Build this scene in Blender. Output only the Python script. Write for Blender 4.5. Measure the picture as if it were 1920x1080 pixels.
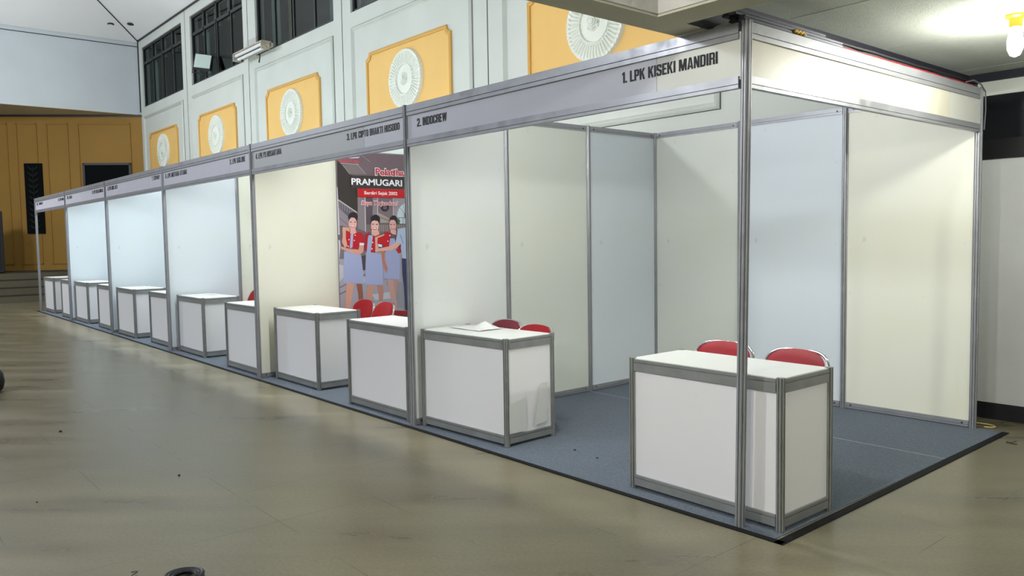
import bpy, bmesh, math, random
from mathutils import Vector, Matrix
random.seed(7)
sc = bpy.context.scene
for o in list(bpy.data.objects): bpy.data.objects.remove(o)
C = sc.collection
PI = math.pi

# ---------------------------------------------------------------- camera
CAM = (2.2356, -3.39879, 1.47529); YAW, PIT, ROL, FOC = -0.86716, -0.06369, -0.01609, 1487.396
F = Vector((math.sin(YAW)*math.cos(PIT), math.cos(YAW)*math.cos(PIT), math.sin(PIT)))
R0 = Vector((math.cos(YAW), -math.sin(YAW), 0)); U0 = R0.cross(F)
R1 = R0*math.cos(ROL)+U0*math.sin(ROL); U1 = -R0*math.sin(ROL)+U0*math.cos(ROL)
cd = bpy.data.cameras.new('camera'); cam = bpy.data.objects.new('camera', cd); C.objects.link(cam)
m = Matrix.Identity(4)
for i in range(3):
    m[i][0] = R1[i]; m[i][1] = U1[i]; m[i][2] = -F[i]; m[i][3] = CAM[i]
cam.matrix_world = m
cd.sensor_width = 36; cd.lens = FOC/1920*36; cd.clip_start = .05; cd.clip_end = 200
sc.camera = cam

# ---------------------------------------------------------------- exposure, world, hall fill lights
sc.view_settings.view_transform = 'Standard'; sc.view_settings.look = 'None'
sc.view_settings.exposure = 0.0; sc.view_settings.gamma = 1; sc.view_settings.use_curve_mapping = False
w = bpy.data.worlds.new('world'); sc.world = w; w.use_nodes = True
w.node_tree.nodes['Background'].inputs[0].default_value = (.80, .88, 1, 1)
w.node_tree.nodes['Background'].inputs[1].default_value = .30

def area(name, loc, target, sx, sy, power, col):
    l = bpy.data.lights.new(name, 'AREA'); l.shape = 'RECTANGLE'; l.size = sx; l.size_y = sy; l.energy = power; l.color = col
    o = bpy.data.objects.new(name, l); C.objects.link(o); o.location = loc
    o.rotation_euler = (Vector(target)-Vector(loc)).to_track_quat('-Z', 'Y').to_euler()
    return o
# unseen fill lights added left of the frame to brighten the hall
def hall_fill(loc, power, col, r=.35):
    l = bpy.data.lights.new('hall_fill_light', 'POINT'); l.energy = power; l.color = col; l.shadow_soft_size = r
    o = bpy.data.objects.new('hall_fill_light', l); C.objects.link(o); o.location = loc; return o
hall_fill((-6, -8, 5.0), 1000, (.90, .94, 1)); hall_fill((-17, -4.2, 5.4), 880, (.90, .94, 1), .5)
# bulbs on the low ceiling, in front of the nearest booth (above the frame); the back one is added fill
MEZZ_BULB = (.25, -3.0, 2.66)
BULB_E = 380; MEZZ_E = 1150; BACK_FILL_E = 1000; SIDE_E = 1450
TUBE = {0: (270, (1, 1, .97)), 1: (420, (1, 1, .96)), 2: (390, (.93, .99, 1)), 3: (390, (.88, .98, 1)), 4: (370, (.86, .97, 1)), 5: (220, (1, .97, .88))}

# ---------------------------------------------------------------- materials
def lin(c):
    return tuple((x/255/12.92 if x/255 <= .04045 else ((x/255+.055)/1.055)**2.4) for x in c)
MC = {}
def mat(name, col, rough=.5, metal=0, emit=None, bump=0, bscale=40, var=0, vscale=3, spec=.5, rvar=0, srgb=True, coat=0):
    if name in MC: return MC[name]
    m = bpy.data.materials.new(name); m.use_nodes = True; nt = m.node_tree; N = nt.nodes; L = nt.links
    b = N['Principled BSDF']
    c = lin(col) if srgb else col
    b.inputs['Base Color'].default_value = (*c, 1); b.inputs['Roughness'].default_value = rough; b.inputs['Metallic'].default_value = metal
    b.inputs['Specular IOR Level'].default_value = spec
    if coat: b.inputs['Coat Weight'].default_value = coat; b.inputs['Coat Roughness'].default_value = .1
    if emit:
        b.inputs['Emission Color'].default_value = (*emit[1], 1); b.inputs['Emission Strength'].default_value = emit[0]
    if var or bump or rvar:
        tc = N.new('ShaderNodeTexCoord')
        n = N.new('ShaderNodeTexNoise'); n.inputs['Scale'].default_value = vscale; n.inputs['Detail'].default_value = 6
        L.new(tc.outputs['Object'], n.inputs['Vector'])
        if var:
            r = N.new('ShaderNodeMapRange'); r.inputs[1].default_value = .3; r.inputs[2].default_value = .7
            r.inputs[3].default_value = 1-var; r.inputs[4].default_value = 1+var*.5
            L.new(n.outputs[0], r.inputs[0])
            mx = N.new('ShaderNodeVectorMath'); mx.operation = 'SCALE'; mx.inputs[0].default_value = c
            L.new(r.outputs[0], mx.inputs['Scale']); L.new(mx.outputs[0], b.inputs['Base Color'])
        if rvar:
            r2 = N.new('ShaderNodeMapRange'); r2.inputs[1].default_value = .3; r2.inputs[2].default_value = .7
            r2.inputs[3].default_value = max(0, rough-rvar); r2.inputs[4].default_value = rough+rvar
            L.new(n.outputs[0], r2.inputs[0]); L.new(r2.outputs[0], b.inputs['Roughness'])
        if bump:
            n2 = N.new('ShaderNodeTexNoise'); n2.inputs['Scale'].default_value = bscale; n2.inputs['Detail'].default_value = 4
            L.new(tc.outputs['Object'], n2.inputs['Vector'])
            bp = N.new('ShaderNodeBump'); bp.inputs['Strength'].default_value = bump; bp.inputs['Distance'].default_value = .01
            L.new(n2.outputs[0], bp.inputs['Height']); L.new(bp.outputs[0], b.inputs['Normal'])
    MC[name] = m
    return m
def panel_mat(name, col, stain=(.80, .76, .60), amount=.5):
    """laminate panel with faint yellowed patches and scuffs of its own"""
    if name in MC: return MC[name]
    m = bpy.data.materials.new(name); m.use_nodes = True; N = m.node_tree.nodes; L = m.node_tree.links; b = N['Principled BSDF']
    b.inputs['Roughness'].default_value = .38; b.inputs['Specular IOR Level'].default_value = .4
    tc = N.new('ShaderNodeTexCoord'); n = N.new('ShaderNodeTexNoise'); n.inputs['Scale'].default_value = 1.7; n.inputs['Detail'].default_value = 5
    L.new(tc.outputs['Object'], n.inputs['Vector'])
    r = N.new('ShaderNodeMapRange'); r.inputs[1].default_value = .48; r.inputs[2].default_value = .75; r.inputs[3].default_value = 0; r.inputs[4].default_value = amount
    L.new(n.outputs[0], r.inputs[0])
    mx = N.new('ShaderNodeMix'); mx.data_type = 'RGBA'; c = lin(col)
    mx.inputs[6].default_value = (*c, 1); mx.inputs[7].default_value = (c[0]*stain[0]/.82, c[1]*stain[1]/.82, c[2]*stain[2]/.82, 1)
    L.new(r.outputs[0], mx.inputs[0])
    # small dark scuffs
    v = N.new('ShaderNodeTexNoise'); v.inputs['Scale'].default_value = 9; v.inputs['Detail'].default_value = 8; L.new(tc.outputs['Object'], v.inputs['Vector'])
    r2 = N.new('ShaderNodeMapRange'); r2.inputs[1].default_value = .70; r2.inputs[2].default_value = .76; r2.inputs[3].default_value = 0; r2.inputs[4].default_value = .35
    L.new(v.outputs[0], r2.inputs[0])
    mx2 = N.new('ShaderNodeMix'); mx2.data_type = 'RGBA'; mx2.inputs[7].default_value = (c[0]*.6, c[1]*.58, c[2]*.55, 1)
    L.new(r2.outputs[0], mx2.inputs[0]); L.new(mx.outputs[2], mx2.inputs[6]); L.new(mx2.outputs[2], b.inputs['Base Color'])
    MC[name] = m; return m
def floor_mat():
    m = bpy.data.materials.new('floor_vinyl'); m.use_nodes = True; N = m.node_tree.nodes; L = m.node_tree.links; b = N['Principled BSDF']
    tc = N.new('ShaderNodeTexCoord')
    n = N.new('ShaderNodeTexNoise'); n.inputs['Scale'].default_value = 1.3; n.inputs['Detail'].default_value = 9
    mp = N.new('ShaderNodeMapping'); mp.inputs['Scale'].default_value = (.55, 2.6, 1); mp0 = N.new('ShaderNodeMapping'); mp0.inputs['Rotation'].default_value = (0, 0, -.80)
    L.new(tc.outputs['Object'], mp0.inputs[0]); L.new(mp0.outputs[0], mp.inputs[0]); L.new(mp.outputs[0], n.inputs['Vector'])
    cr = N.new('ShaderNodeValToRGB'); e = cr.color_ramp.elements
    e[0].position = .15; e[0].color = (*lin((88, 82, 62)), 1); e[1].position = .85; e[1].color = (*lin((134, 128, 103)), 1)
    L.new(n.outputs[0], cr.inputs[0])
    n2 = N.new('ShaderNodeTexNoise'); n2.inputs['Scale'].default_value = 55; n2.inputs['Detail'].default_value = 6; L.new(tc.outputs['Object'], n2.inputs['Vector'])
    r = N.new('ShaderNodeMapRange'); r.inputs[1].default_value = .3; r.inputs[2].default_value = .7; r.inputs[3].default_value = .84; r.inputs[4].default_value = 1.10
    L.new(n2.outputs[0], r.inputs[0])
    sc1 = N.new('ShaderNodeVectorMath'); sc1.operation = 'SCALE'; L.new(cr.outputs[0], sc1.inputs[0]); L.new(r.outputs[0], sc1.inputs['Scale'])
    # sheet seams, open only in places
    sep = N.new('ShaderNodeSeparateXYZ'); L.new(tc.outputs['Object'], sep.inputs[0])
    def seam(sock, off, pitch):
        a = N.new('ShaderNodeMath'); a.operation = 'ADD'; a.inputs[1].default_value = off+pitch*100; L.new(sock, a.inputs[0])
        d = N.new('ShaderNodeMath'); d.operation = 'MODULO'; d.inputs[1].default_value = pitch; L.new(a.outputs[0], d.inputs[0])
        c = N.new('ShaderNodeMath'); c.operation = 'LESS_THAN'; c.inputs[1].default_value = .0045; L.new(d.outputs[0], c.inputs[0]); return c.outputs[0]
    mxm = N.new('ShaderNodeMath'); mxm.operation = 'MAXIMUM'; L.new(seam(sep.outputs[0], .49, .605), mxm.inputs[0]); L.new(seam(sep.outputs[1], .55, .575), mxm.inputs[1])
    n3 = N.new('ShaderNodeTexNoise'); n3.inputs['Scale'].default_value = 1.6; n3.inputs['Detail'].default_value = 3; L.new(tc.outputs['Object'], n3.inputs['Vector'])
    r3 = N.new('ShaderNodeMapRange'); r3.inputs[1].default_value = .50; r3.inputs[2].default_value = .57; r3.inputs[3].default_value = 0; r3.inputs[4].default_value = .75
    L.new(n3.outputs[0], r3.inputs[0])
    ml = N.new('ShaderNodeMath'); ml.operation = 'MULTIPLY'; L.new(mxm.outputs[0], ml.inputs[0]); L.new(r3.outputs[0], ml.inputs[1])
    mx = N.new('ShaderNodeMix'); mx.data_type = 'RGBA'; mx.inputs[7].default_value = (.03, .025, .02, 1)
    L.new(ml.outputs[0], mx.inputs[0]); L.new(sc1.outputs[0], mx.inputs[6]); L.new(mx.outputs[2], b.inputs['Base Color'])
    r4 = N.new('ShaderNodeMapRange'); r4.inputs[1].default_value = .05; r4.inputs[2].default_value = .95; r4.inputs[3].default_value = .20; r4.inputs[4].default_value = .42
    L.new(n.outputs[0], r4.inputs[0]); L.new(r4.outputs[0], b.inputs['Roughness']); b.inputs['Specular IOR Level'].default_value = .45
    bp = N.new('ShaderNodeBump'); bp.inputs['Strength'].default_value = .08; bp.inputs['Distance'].default_value = .004
    L.new(n2.outputs[0], bp.inputs['Height']); L.new(bp.outputs[0], b.inputs['Normal'])
    return m
def tile_ceiling_mat():
    m = mat('ceiling_board', (196, 202, 192), .9, bump=.5, bscale=160, var=.05, vscale=30)
    return m
M_alu = mat('aluminium', (158, 159, 163), .38, .4, var=.08, vscale=12, rvar=.08)
M_alu2 = mat('aluminium_counter', (150, 152, 150), .4, .4, var=.1, vscale=12, rvar=.08)
M_groove = mat('dark_grey_end_cap', (60, 60, 62), .6, .5)  # dark grey caps on the post ends
M_white = panel_mat('panel_white', (228, 232, 230), amount=.25)
M_cream = panel_mat('panel_cream', (222, 226, 217), amount=.22)
M_cool = panel_mat('panel_cool_white', (216, 224, 230), amount=.2)
M_yellowed = panel_mat('panel_yellowed', (232, 232, 217), amount=.25)
M_ctr = panel_mat('counter_white', (236, 235, 237), amount=.10)
M_ctop = mat('counter_top_white', (232, 234, 230), .3, var=.02)
M_fas = mat('fascia_board', (203, 203, 212), .45, var=.03)
M_fas2 = mat('fascia_board_warm', (208, 208, 200), .45, var=.03)
M_fas3 = mat('fascia_board_cream', (208, 204, 186), .4, var=.03)
M_letter = mat('black_vinyl', (10, 10, 13), .5, spec=.3)
M_wall = mat('painted_wall_white', (204, 209, 202), .75, bump=.15, bscale=60, var=.05, vscale=1.2)
M_wall_up = mat('painted_wall_grey_white', (196, 204, 208), .8, var=.06, vscale=.8)
M_orange = mat('painted_orange', (232, 190, 112), .7, var=.05, vscale=1.5)
M_orange_d = mat('painted_orange_moulding', (210, 164, 84), .7)
M_plaster = mat('plaster_relief', (226, 230, 220), .8)
M_yel = mat('painted_ochre', (150, 113, 40), .7, var=.08, vscale=.8)
M_yel_d = mat('painted_ochre_moulding', (150, 108, 36), .7)
M_black = mat('black_trim', (24, 24, 30), .5)
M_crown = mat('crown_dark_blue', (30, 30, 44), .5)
M_soffit = mat('beam_soffit_paint', (196, 195, 178), .85, bump=.2, bscale=30, var=.05)
M_rough = mat('beam_plaster', (206, 204, 200), .9, bump=.5, bscale=25, var=.1, vscale=8)
M_carpet = mat('carpet_blue_grey', (112, 121, 132), .95, bump=.7, bscale=260, var=.22, vscale=70, spec=.1)
M_tape = mat('black_tape', (16, 17, 20), .75, spec=.2)
M_seam = mat('seam_tape', (140, 146, 150), .7, var=.2, vscale=30)
M_red = mat('red_vinyl', (146, 8, 22), .45, var=.05, spec=.3)
M_maroon = mat('maroon_vinyl', (120, 18, 44), .32, var=.05)
M_chrome = mat('chrome', (225, 225, 228), .12, 1)
M_step = mat('stage_step', (92, 86, 66), .6, var=.15, vscale=2)
M_glassd = None

# ---------------------------------------------------------------- mesh helpers
class MB:
    def __init__(s): s.v = []; s.f = []; s.mi = []; s.cur = 0
    def add(s, vs, fs):
        b = len(s.v); s.v += [tuple(v) for v in vs]; s.f += [tuple(b+i for i in f) for f in fs]; s.mi += [s.cur]*len(fs); return s
    def box(s, x0, y0, z0, x1, y1, z1):
        x0, x1 = sorted((x0, x1)); y0, y1 = sorted((y0, y1)); z0, z1 = sorted((z0, z1))
        return s.add([(x0,y0,z0),(x1,y0,z0),(x1,y1,z0),(x0,y1,z0),(x0,y0,z1),(x1,y0,z1),(x1,y1,z1),(x0,y1,z1)],
                     [(0,3,2,1),(4,5,6,7),(0,1,5,4),(1,2,6,5),(2,3,7,6),(3,0,4,7)])
    def prism(s, prof, a, b):
        """prof: list of 3d offsets (closed loop); swept from a to b (vectors)"""
        n = len(prof); a = Vector(a); b = Vector(b); p = [Vector(q) for q in prof]
        return s.add([a+q for q in p]+[b+q for q in p], [(i, (i+1) % n, n+(i+1) % n, n+i) for i in range(n)]+[tuple(range(n-1, -1, -1)), tuple(range(n, 2*n))])
    def tube(s, pts, r, n=10, closed=False):
        pts = [Vector(p) for p in pts]; N = len(pts); rings = []; up = None
        for i, p in enumerate(pts):
            a = pts[(i-1) % N] if (i > 0 or closed) else p; b = pts[(i+1) % N] if (i < N-1 or closed) else p
            t = (b-a).normalized()
            if up is None:
                up = Vector((0, 0, 1)) if abs(t.z) < .9 else Vector((1, 0, 0))
            u = (up-t*up.dot(t)).normalized(); up = u; w_ = t.cross(u)
            rr = r[i] if isinstance(r, (list, tuple)) else r
            rings.append([p+(u*math.cos(2*PI*k/n)+w_*math.sin(2*PI*k/n))*rr for k in range(n)])
        vs = [q for ring in rings for q in ring]; fs = []
        for i in range(N if closed else N-1):
            j = (i+1) % N
            for k in range(n): fs.append((i*n+k, i*n+(k+1) % n, j*n+(k+1) % n, j*n+k))
        if not closed: fs += [tuple(range(n-1, -1, -1)), tuple((N-1)*n+k for k in range(n))]
        return s.add(vs, fs)
    def lathe(s, prof, c=(0,0,0), n=24, axis='z'):
        vs = []; fs = []
        for (r, h) in prof:
            for k in range(n):
                a = 2*PI*k/n
                if axis == 'z': vs.append((c[0]+r*math.cos(a), c[1]+r*math.sin(a), c[2]+h))
                else: vs.append((c[0]+r*math.cos(a), c[1]+h, c[2]+r*math.sin(a)))
        for i in range(len(prof)-1):
            for k in range(n): fs.append((i*n+k, i*n+(k+1) % n, (i+1)*n+(k+1) % n, (i+1)*n+k))
        fs.append(tuple(range(n-1, -1, -1))); fs.append(tuple((len(prof)-1)*n+k for k in range(n)))
        return s.add(vs, fs)
    def build(s, name, mats, parent=None, smooth=False, bevel=0, loc=None):
        me = bpy.data.meshes.new(name); me.from_pydata([tuple(v) for v in s.v], [], s.f); me.update()
        if not isinstance(mats, (list, tuple)): mats = [mats]
        for m_ in mats: me.materials.append(m_)
        if len(mats) > 1:
            for i, p in enumerate(me.polygons): p.material_index = s.mi[i]
        bm = bmesh.new(); bm.from_mesh(me); bmesh.ops.recalc_face_normals(bm, faces=bm.faces); bm.to_mesh(me); bm.free()
        o = bpy.data.objects.new(name, me); C.objects.link(o)
        if loc: o.location = loc
        if parent: o.parent = parent
        if bevel:
            md = o.modifiers.new('bevel', 'BEVEL'); md.width = bevel; md.segments = 2; md.limit_method = 'ANGLE'
        if smooth:
            for p in me.polygons: p.use_smooth = True
            try: me.set_sharp_from_angle(angle=.7)
            except Exception: pass
        return o
def thing(name, label, cat, loc=(0,0,0), rz=0, group=None):
    o = bpy.data.objects.new(name, None); C.objects.link(o); o.location = loc; o.rotation_euler = (0,0,rz); o.empty_display_size = .1
    o['label'] = label; o['category'] = cat
    if group: o['group'] = group
    return o
def tag(o, label, cat, group=None):
    o['label'] = label; o['category'] = cat
    if group: o['group'] = group
    return o
def struct(o, label=None):
    o['kind'] = 'structure'
    if label: o['label'] = label
    return o
def dup(root, loc, rz=None, label=None, group=None):
    r = root.copy(); C.objects.link(r); r.location = loc
    if rz is not None: r.rotation_euler = (0,0,rz)
    if label: r['label'] = label
    if group: r['group'] = group
    for ch in list(root.children):
        c = ch.copy(); C.objects.link(c); c.parent = r
        for g in list(ch.children):
            d = g.copy(); C.objects.link(d); d.parent = c
    return r
def text_mesh(body, w_, h_, offset=.02, spacing=1.0, shear=0, depth=.002):
    """flat lettering, returned as (verts2d, faces, z) fitted to width w_ and height h_"""
    cu = bpy.data.curves.new('txt', 'FONT'); cu.body = body; cu.size = 1; cu.offset = offset; cu.space_character = spacing; cu.shear = shear
    cu.fill_mode = 'FRONT'; cu.resolution_u = 4
    o = bpy.data.objects.new('txt', cu); C.objects.link(o)
    dg = bpy.context.evaluated_depsgraph_get(); me = bpy.data.meshes.new_from_object(o.evaluated_get(dg))
    vs = [v.co.copy() for v in me.vertices]; fs = [tuple(p.vertices) for p in me.polygons]
    bpy.data.objects.remove(o); bpy.data.curves.remove(cu); bpy.data.meshes.remove(me)
    x0 = min(v.x for v in vs); x1 = max(v.x for v in vs); y0 = min(v.y for v in vs); y1 = max(v.y for v in vs)
    if body.upper() == body: y0 = max(y0, 0) if y0 > -.2 else y0
    return [((v.x-x0)/(x1-x0)*w_, (v.y-y0)/(y1-y0)*h_) for v in vs], fs

# heavy condensed block capitals for the fascias, drawn on a unit-high cell
def glyph(ch):
    s, h_ = .19, .155                                # stem and bar thickness
    W = {'I': .19, '1': .30, '.': .17, 'M': .74, 'W': .80, ' ': .22, 'J': .42, 'L': .42, 'E': .44, 'T': .50, 'P': .50, 'A': .56, 'Y': .56, 'K': .56}.get(ch, .52)
    q = []
    R = lambda x0, y0, x1, y1: q.append([(x0, y0), (x1, y0), (x1, y1), (x0, y1)])
    Q = lambda *p: q.append(list(p))
    c = .11
    def O(x0=0, y0=0, x1=W, y1=1, l=True, r=True, t=True, b=True):
        if l: R(x0, y0+c, x0+s, y1-c)
        if r: R(x1-s, y0+c, x1, y1-c)
        if t: Q((x0, y1-c), (x0+c, y1), (x1-c, y1), (x1, y1-c), (x1-s, y1-c-.03), (x1-s-.02, y1-h_), (x0+s+.02, y1-h_), (x0+s, y1-c-.03))
        if b: Q((x0, y0+c), (x0+s, y0+c+.03), (x0+s+.02, y0+h_), (x1-s-.02, y0+h_), (x1-s, y0+c+.03), (x1, y0+c), (x1-c, y0), (x0+c, y0))
    def B(x0, y0, x1, y1):                            # bowl on a stem
        R(x0, y1-h_, x1-c, y1); R(x0, y0, x1-c, y0+h_); R(x1-s, y0+c, x1, y1-c)
        Q((x1-c-.02, y1), (x1-c, y1), (x1, y1-c), (x1-s, y1-c), (x1-c-.08, y1-h_)); Q((x1-c-.02, y0), (x1-c-.08, y0+h_), (x1-s, y0+c), (x1, y0+c), (x1-c, y0))
    if ch in 'I': R(0, 0, s, 1)
    elif ch == '.': R(0, 0, .17, .17)
    elif ch == '1': R(.11, 0, .30, 1); Q((0, .72), (.11, .76), (.11, .95), (0, .86)); Q((.11, .76), (.3, 1), (.16, 1), (0, .86))
    elif ch == 'L': R(0, 0, s, 1); R(0, 0, W, h_)
    elif ch == 'E': R(0, 0, s, 1); R(0, 0, W, h_); R(0, 1-h_, W, 1); R(0, .43, W-.05, .43+h_)
    elif ch == 'T': R(W/2-s/2, 0, W/2+s/2, 1); R(0, 1-h_, W, 1)
    elif ch == 'H': R(0, 0, s, 1); R(W-s, 0, W, 1); R(0, .42, W, .42+h_)
    elif ch == 'N': R(0, 0, s-.02, 1); R(W-s+.02, 0, W, 1); Q((0, 1), (s, 1), (W, 0), (W-s, 0))
    elif ch == 'M': R(0, 0, s-.02, 1); R(W-s+.02, 0, W, 1); Q((0, 1), (s+.06, 1), (W/2+.08, 0), (W/2-.08, 0)); Q((W-s-.06, 1), (W, 1), (W/2+.08, 0), (W/2-.08, 0))
    elif ch == 'W': Q((0, 1), (s, 1), (W*.3+.07, 0), (W*.3-.09, 0)); Q((W/2-.09, 1), (W/2+.09, 1), (W*.3+.07, 0), (W*.3-.09, 0)); Q((W/2-.09, 1), (W/2+.09, 1), (W*.7+.09, 0), (W*.7-.07, 0)); Q((W-s, 1), (W, 1), (W*.7+.09, 0), (W*.7-.07, 0))
    elif ch == 'A': Q((W/2-.11, 1), (W/2+.02, 1), (s-.01, 0), (0, 0)); Q((W/2-.02, 1), (W/2+.11, 1), (W, 0), (W-s+.01, 0)); R(.13, .17, W-.13, .30)
    elif ch == 'Y': Q((0, 1), (s, 1), (W/2+s/2, .4), (W/2-s/2, .4)); Q((W-s, 1), (W, 1), (W/2+s/2, .4), (W/2-s/2, .4)); R(W/2-s/2, 0, W/2+s/2, .42)
    elif ch == 'K': R(0, 0, s, 1); Q((s, .35), (s, .62), (W-s, 1), (W, 1)); Q((.22, .52), (.34, .66), (W, 0), (W-s-.01, 0))
    elif ch == 'O' or ch == '0': O()
    elif ch == 'C': O(r=False); R(W-s, .62, W, 1-c); R(W-s, c, W, .38)
    elif ch == 'G': O(r=False); R(W-s, .64, W, 1-c); R(W-s, c, W, .5); R(W/2, .38, W, .5)
    elif ch == 'U': O(t=False); R(0, .8, s, 1); R(W-s, .8, W, 1)
    elif ch == 'J': O(t=False, l=False); R(W-s, .8, W, 1); R(0, c, s-.04, .3)
    elif ch == 'D': R(0, 0, s, 1); B(0, 0, W, 1)
    elif ch == 'P': R(0, 0, s, 1); B(0, .38, W, 1)
    elif ch == 'B': R(0, 0, s, 1); B(0, .43, W-.02, 1); B(0, 0, W, .58)
    elif ch == 'R': R(0, 0, s, 1); B(0, .42, W, 1); Q((W-s, .47), (W, .42), (W, 0), (W-s, 0))
    elif ch in 'S5': O(l=False, r=False); R(0, .5, s, 1-c); R(W-s, c, W, .5); Q((0, .56), (s, .66), (W, .46), (W-s, .34)); R(W-s, .68, W, 1-c); R(0, c, s, .30)
    elif ch == '2': O(l=False, r=False, b=False); R(0, .68, s, 1-c); R(W-s, .58, W, 1-c); Q((0, 0), (0, .2), (W-s, .62), (W, .58), (W, .5), (s+.04, h_)); R(0, 0, W, h_)
    elif ch == '3': O(l=False); R(0, .68, s, 1-c); R(0, c, s, .32); R(.16, .43, W-.05, .57)
    elif ch == '4': R(W-s-.05, 0, W-.05, 1); R(0, .2, W, .34); Q((0, .3), (.14, .3), (W-s+.02, 1), (W-s-.1, 1))
    elif ch == '6': O(r=False); R(W-s, c, W, .45); R(W-s, .7, W, 1-c); R(.1, .42, W-.03, .56)
    elif ch == '7': R(0, 1-h_, W, 1); Q((.12, 0), (.31, 0), (W, 1-h_), (W-s, 1-h_))
    elif ch == '8': O(); R(.1, .43, W-.1, .57)
    elif ch == '9': O(l=False); R(0, .55, s, 1-c); R(0, c, s, .3); R(.03, .44, W-.1, .58)
    return q, W
def block_text(s_, w_, h_, gap=.055):
    x = 0; V = []; Fc = []
    for ch in s_:
        q, W = glyph(ch)
        for P in q:
            n = len(V); V += [(x+a, b) for a, b in P]; Fc.append(tuple(range(n, n+len(P))))
        x += W+gap
    k = w_/(x-gap)
    return [(a*k, b*h_) for a, b in V], Fc

# ================================================================ SETTING
YW = 3.42                                        # long hall wall
fl = MB().box(-26, -12, -.1, 7, 3.6, 0).build('floor', floor_mat()); struct(fl, 'worn beige vinyl hall floor')

# long wall with window openings -------------------------------------------------
JO = [-22.05, -18.1, -14.25, -10.2, -6.22, -2.2]            # bay joints
WIN = [(-21.75, -18.38), (-17.75, -14.5), (-13.85, -10.5), (-9.9, -6.55)]
ZW0, ZW1, ZC = 5.3, 6.95, 7.2
b = MB(); T = .2
def wbox(x0, x1, z0, z1): b.box(x0, YW, z0, x1, YW+T, z1)
xs = [-22.05]+[v for w_ in WIN for v in w_]+[.0]
wbox(-22.05, 7, 0, 2.675)
wbox(-22.05, -.24, 2.675, ZW0)
wbox(-22.05, -.24, ZW1, ZC)
for i in range(0, len(xs), 2): wbox(xs[i], xs[i+1] if i+1 < len(xs) else -.24, ZW0, ZW1)
struct(b.build('wall_back', M_wall), 'long white hall wall behind the booths')

b = MB()
for x in JO[1:-1]: b.box(x-.007, YW-.004, 0, x+.007, YW+.01, ZC)
struct(b.build('trim_1', M_black), 'dark vertical joints in the long wall')

# moulded rectangular frames and orange panels, medallions, one per bay
def frame_strip(x0, x1, z0, z1, y, w1, d, out):
    """rectangular picture-frame strip, stepped profile"""
    prof = [(0, 0), (0, d*.5), (w1*.3, d), (w1*.55, d*.35), (w1*.75, d*.7), (w1, 0)]
    pts = [(x0, z0, 1, 1), (x1, z0, -1, 1), (x1, z1, -1, -1), (x0, z1, 1, -1)]
    vs = []; n = len(prof)
    for (x, z, sx, sz) in pts:
        for (a, h) in prof: vs.append((x+sx*a, y-h, z+sz*a))
    fs = [(i*n+k, i*n+k+1, ((i+1) % 4)*n+k+1, ((i+1) % 4)*n+k) for i in range(4) for k in range(n-1)]
    out.add(vs, fs)
def notched(x0, x1, z0, z1, r, ins=0):
    x0 += ins; x1 -= ins; z0 += ins; z1 -= ins; P = []
    for cx, cz, a0 in ((x0, z0, 90), (x1, z0, 180), (x1, z1, 270), (x0, z1, 0)):
        for k in range(7):
            a = math.radians(a0-15*k)
            P.append((cx+r*math.cos(a), cz+r*math.sin(a)))
    return P
ordn = ['above the nearest booth', 'above the second booth', 'above the third booth', 'above the fourth booth', 'above the fifth booth, nearest the ochre wall']
PANEL_NOTE = ['largest and partly hidden by the concrete beam', 'second from the beam, above the join of the nearest two booths', 'third from the beam, below the third window', 'fourth from the beam, below the window with the floodlight', 'smallest and nearest the ochre end wall']
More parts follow.
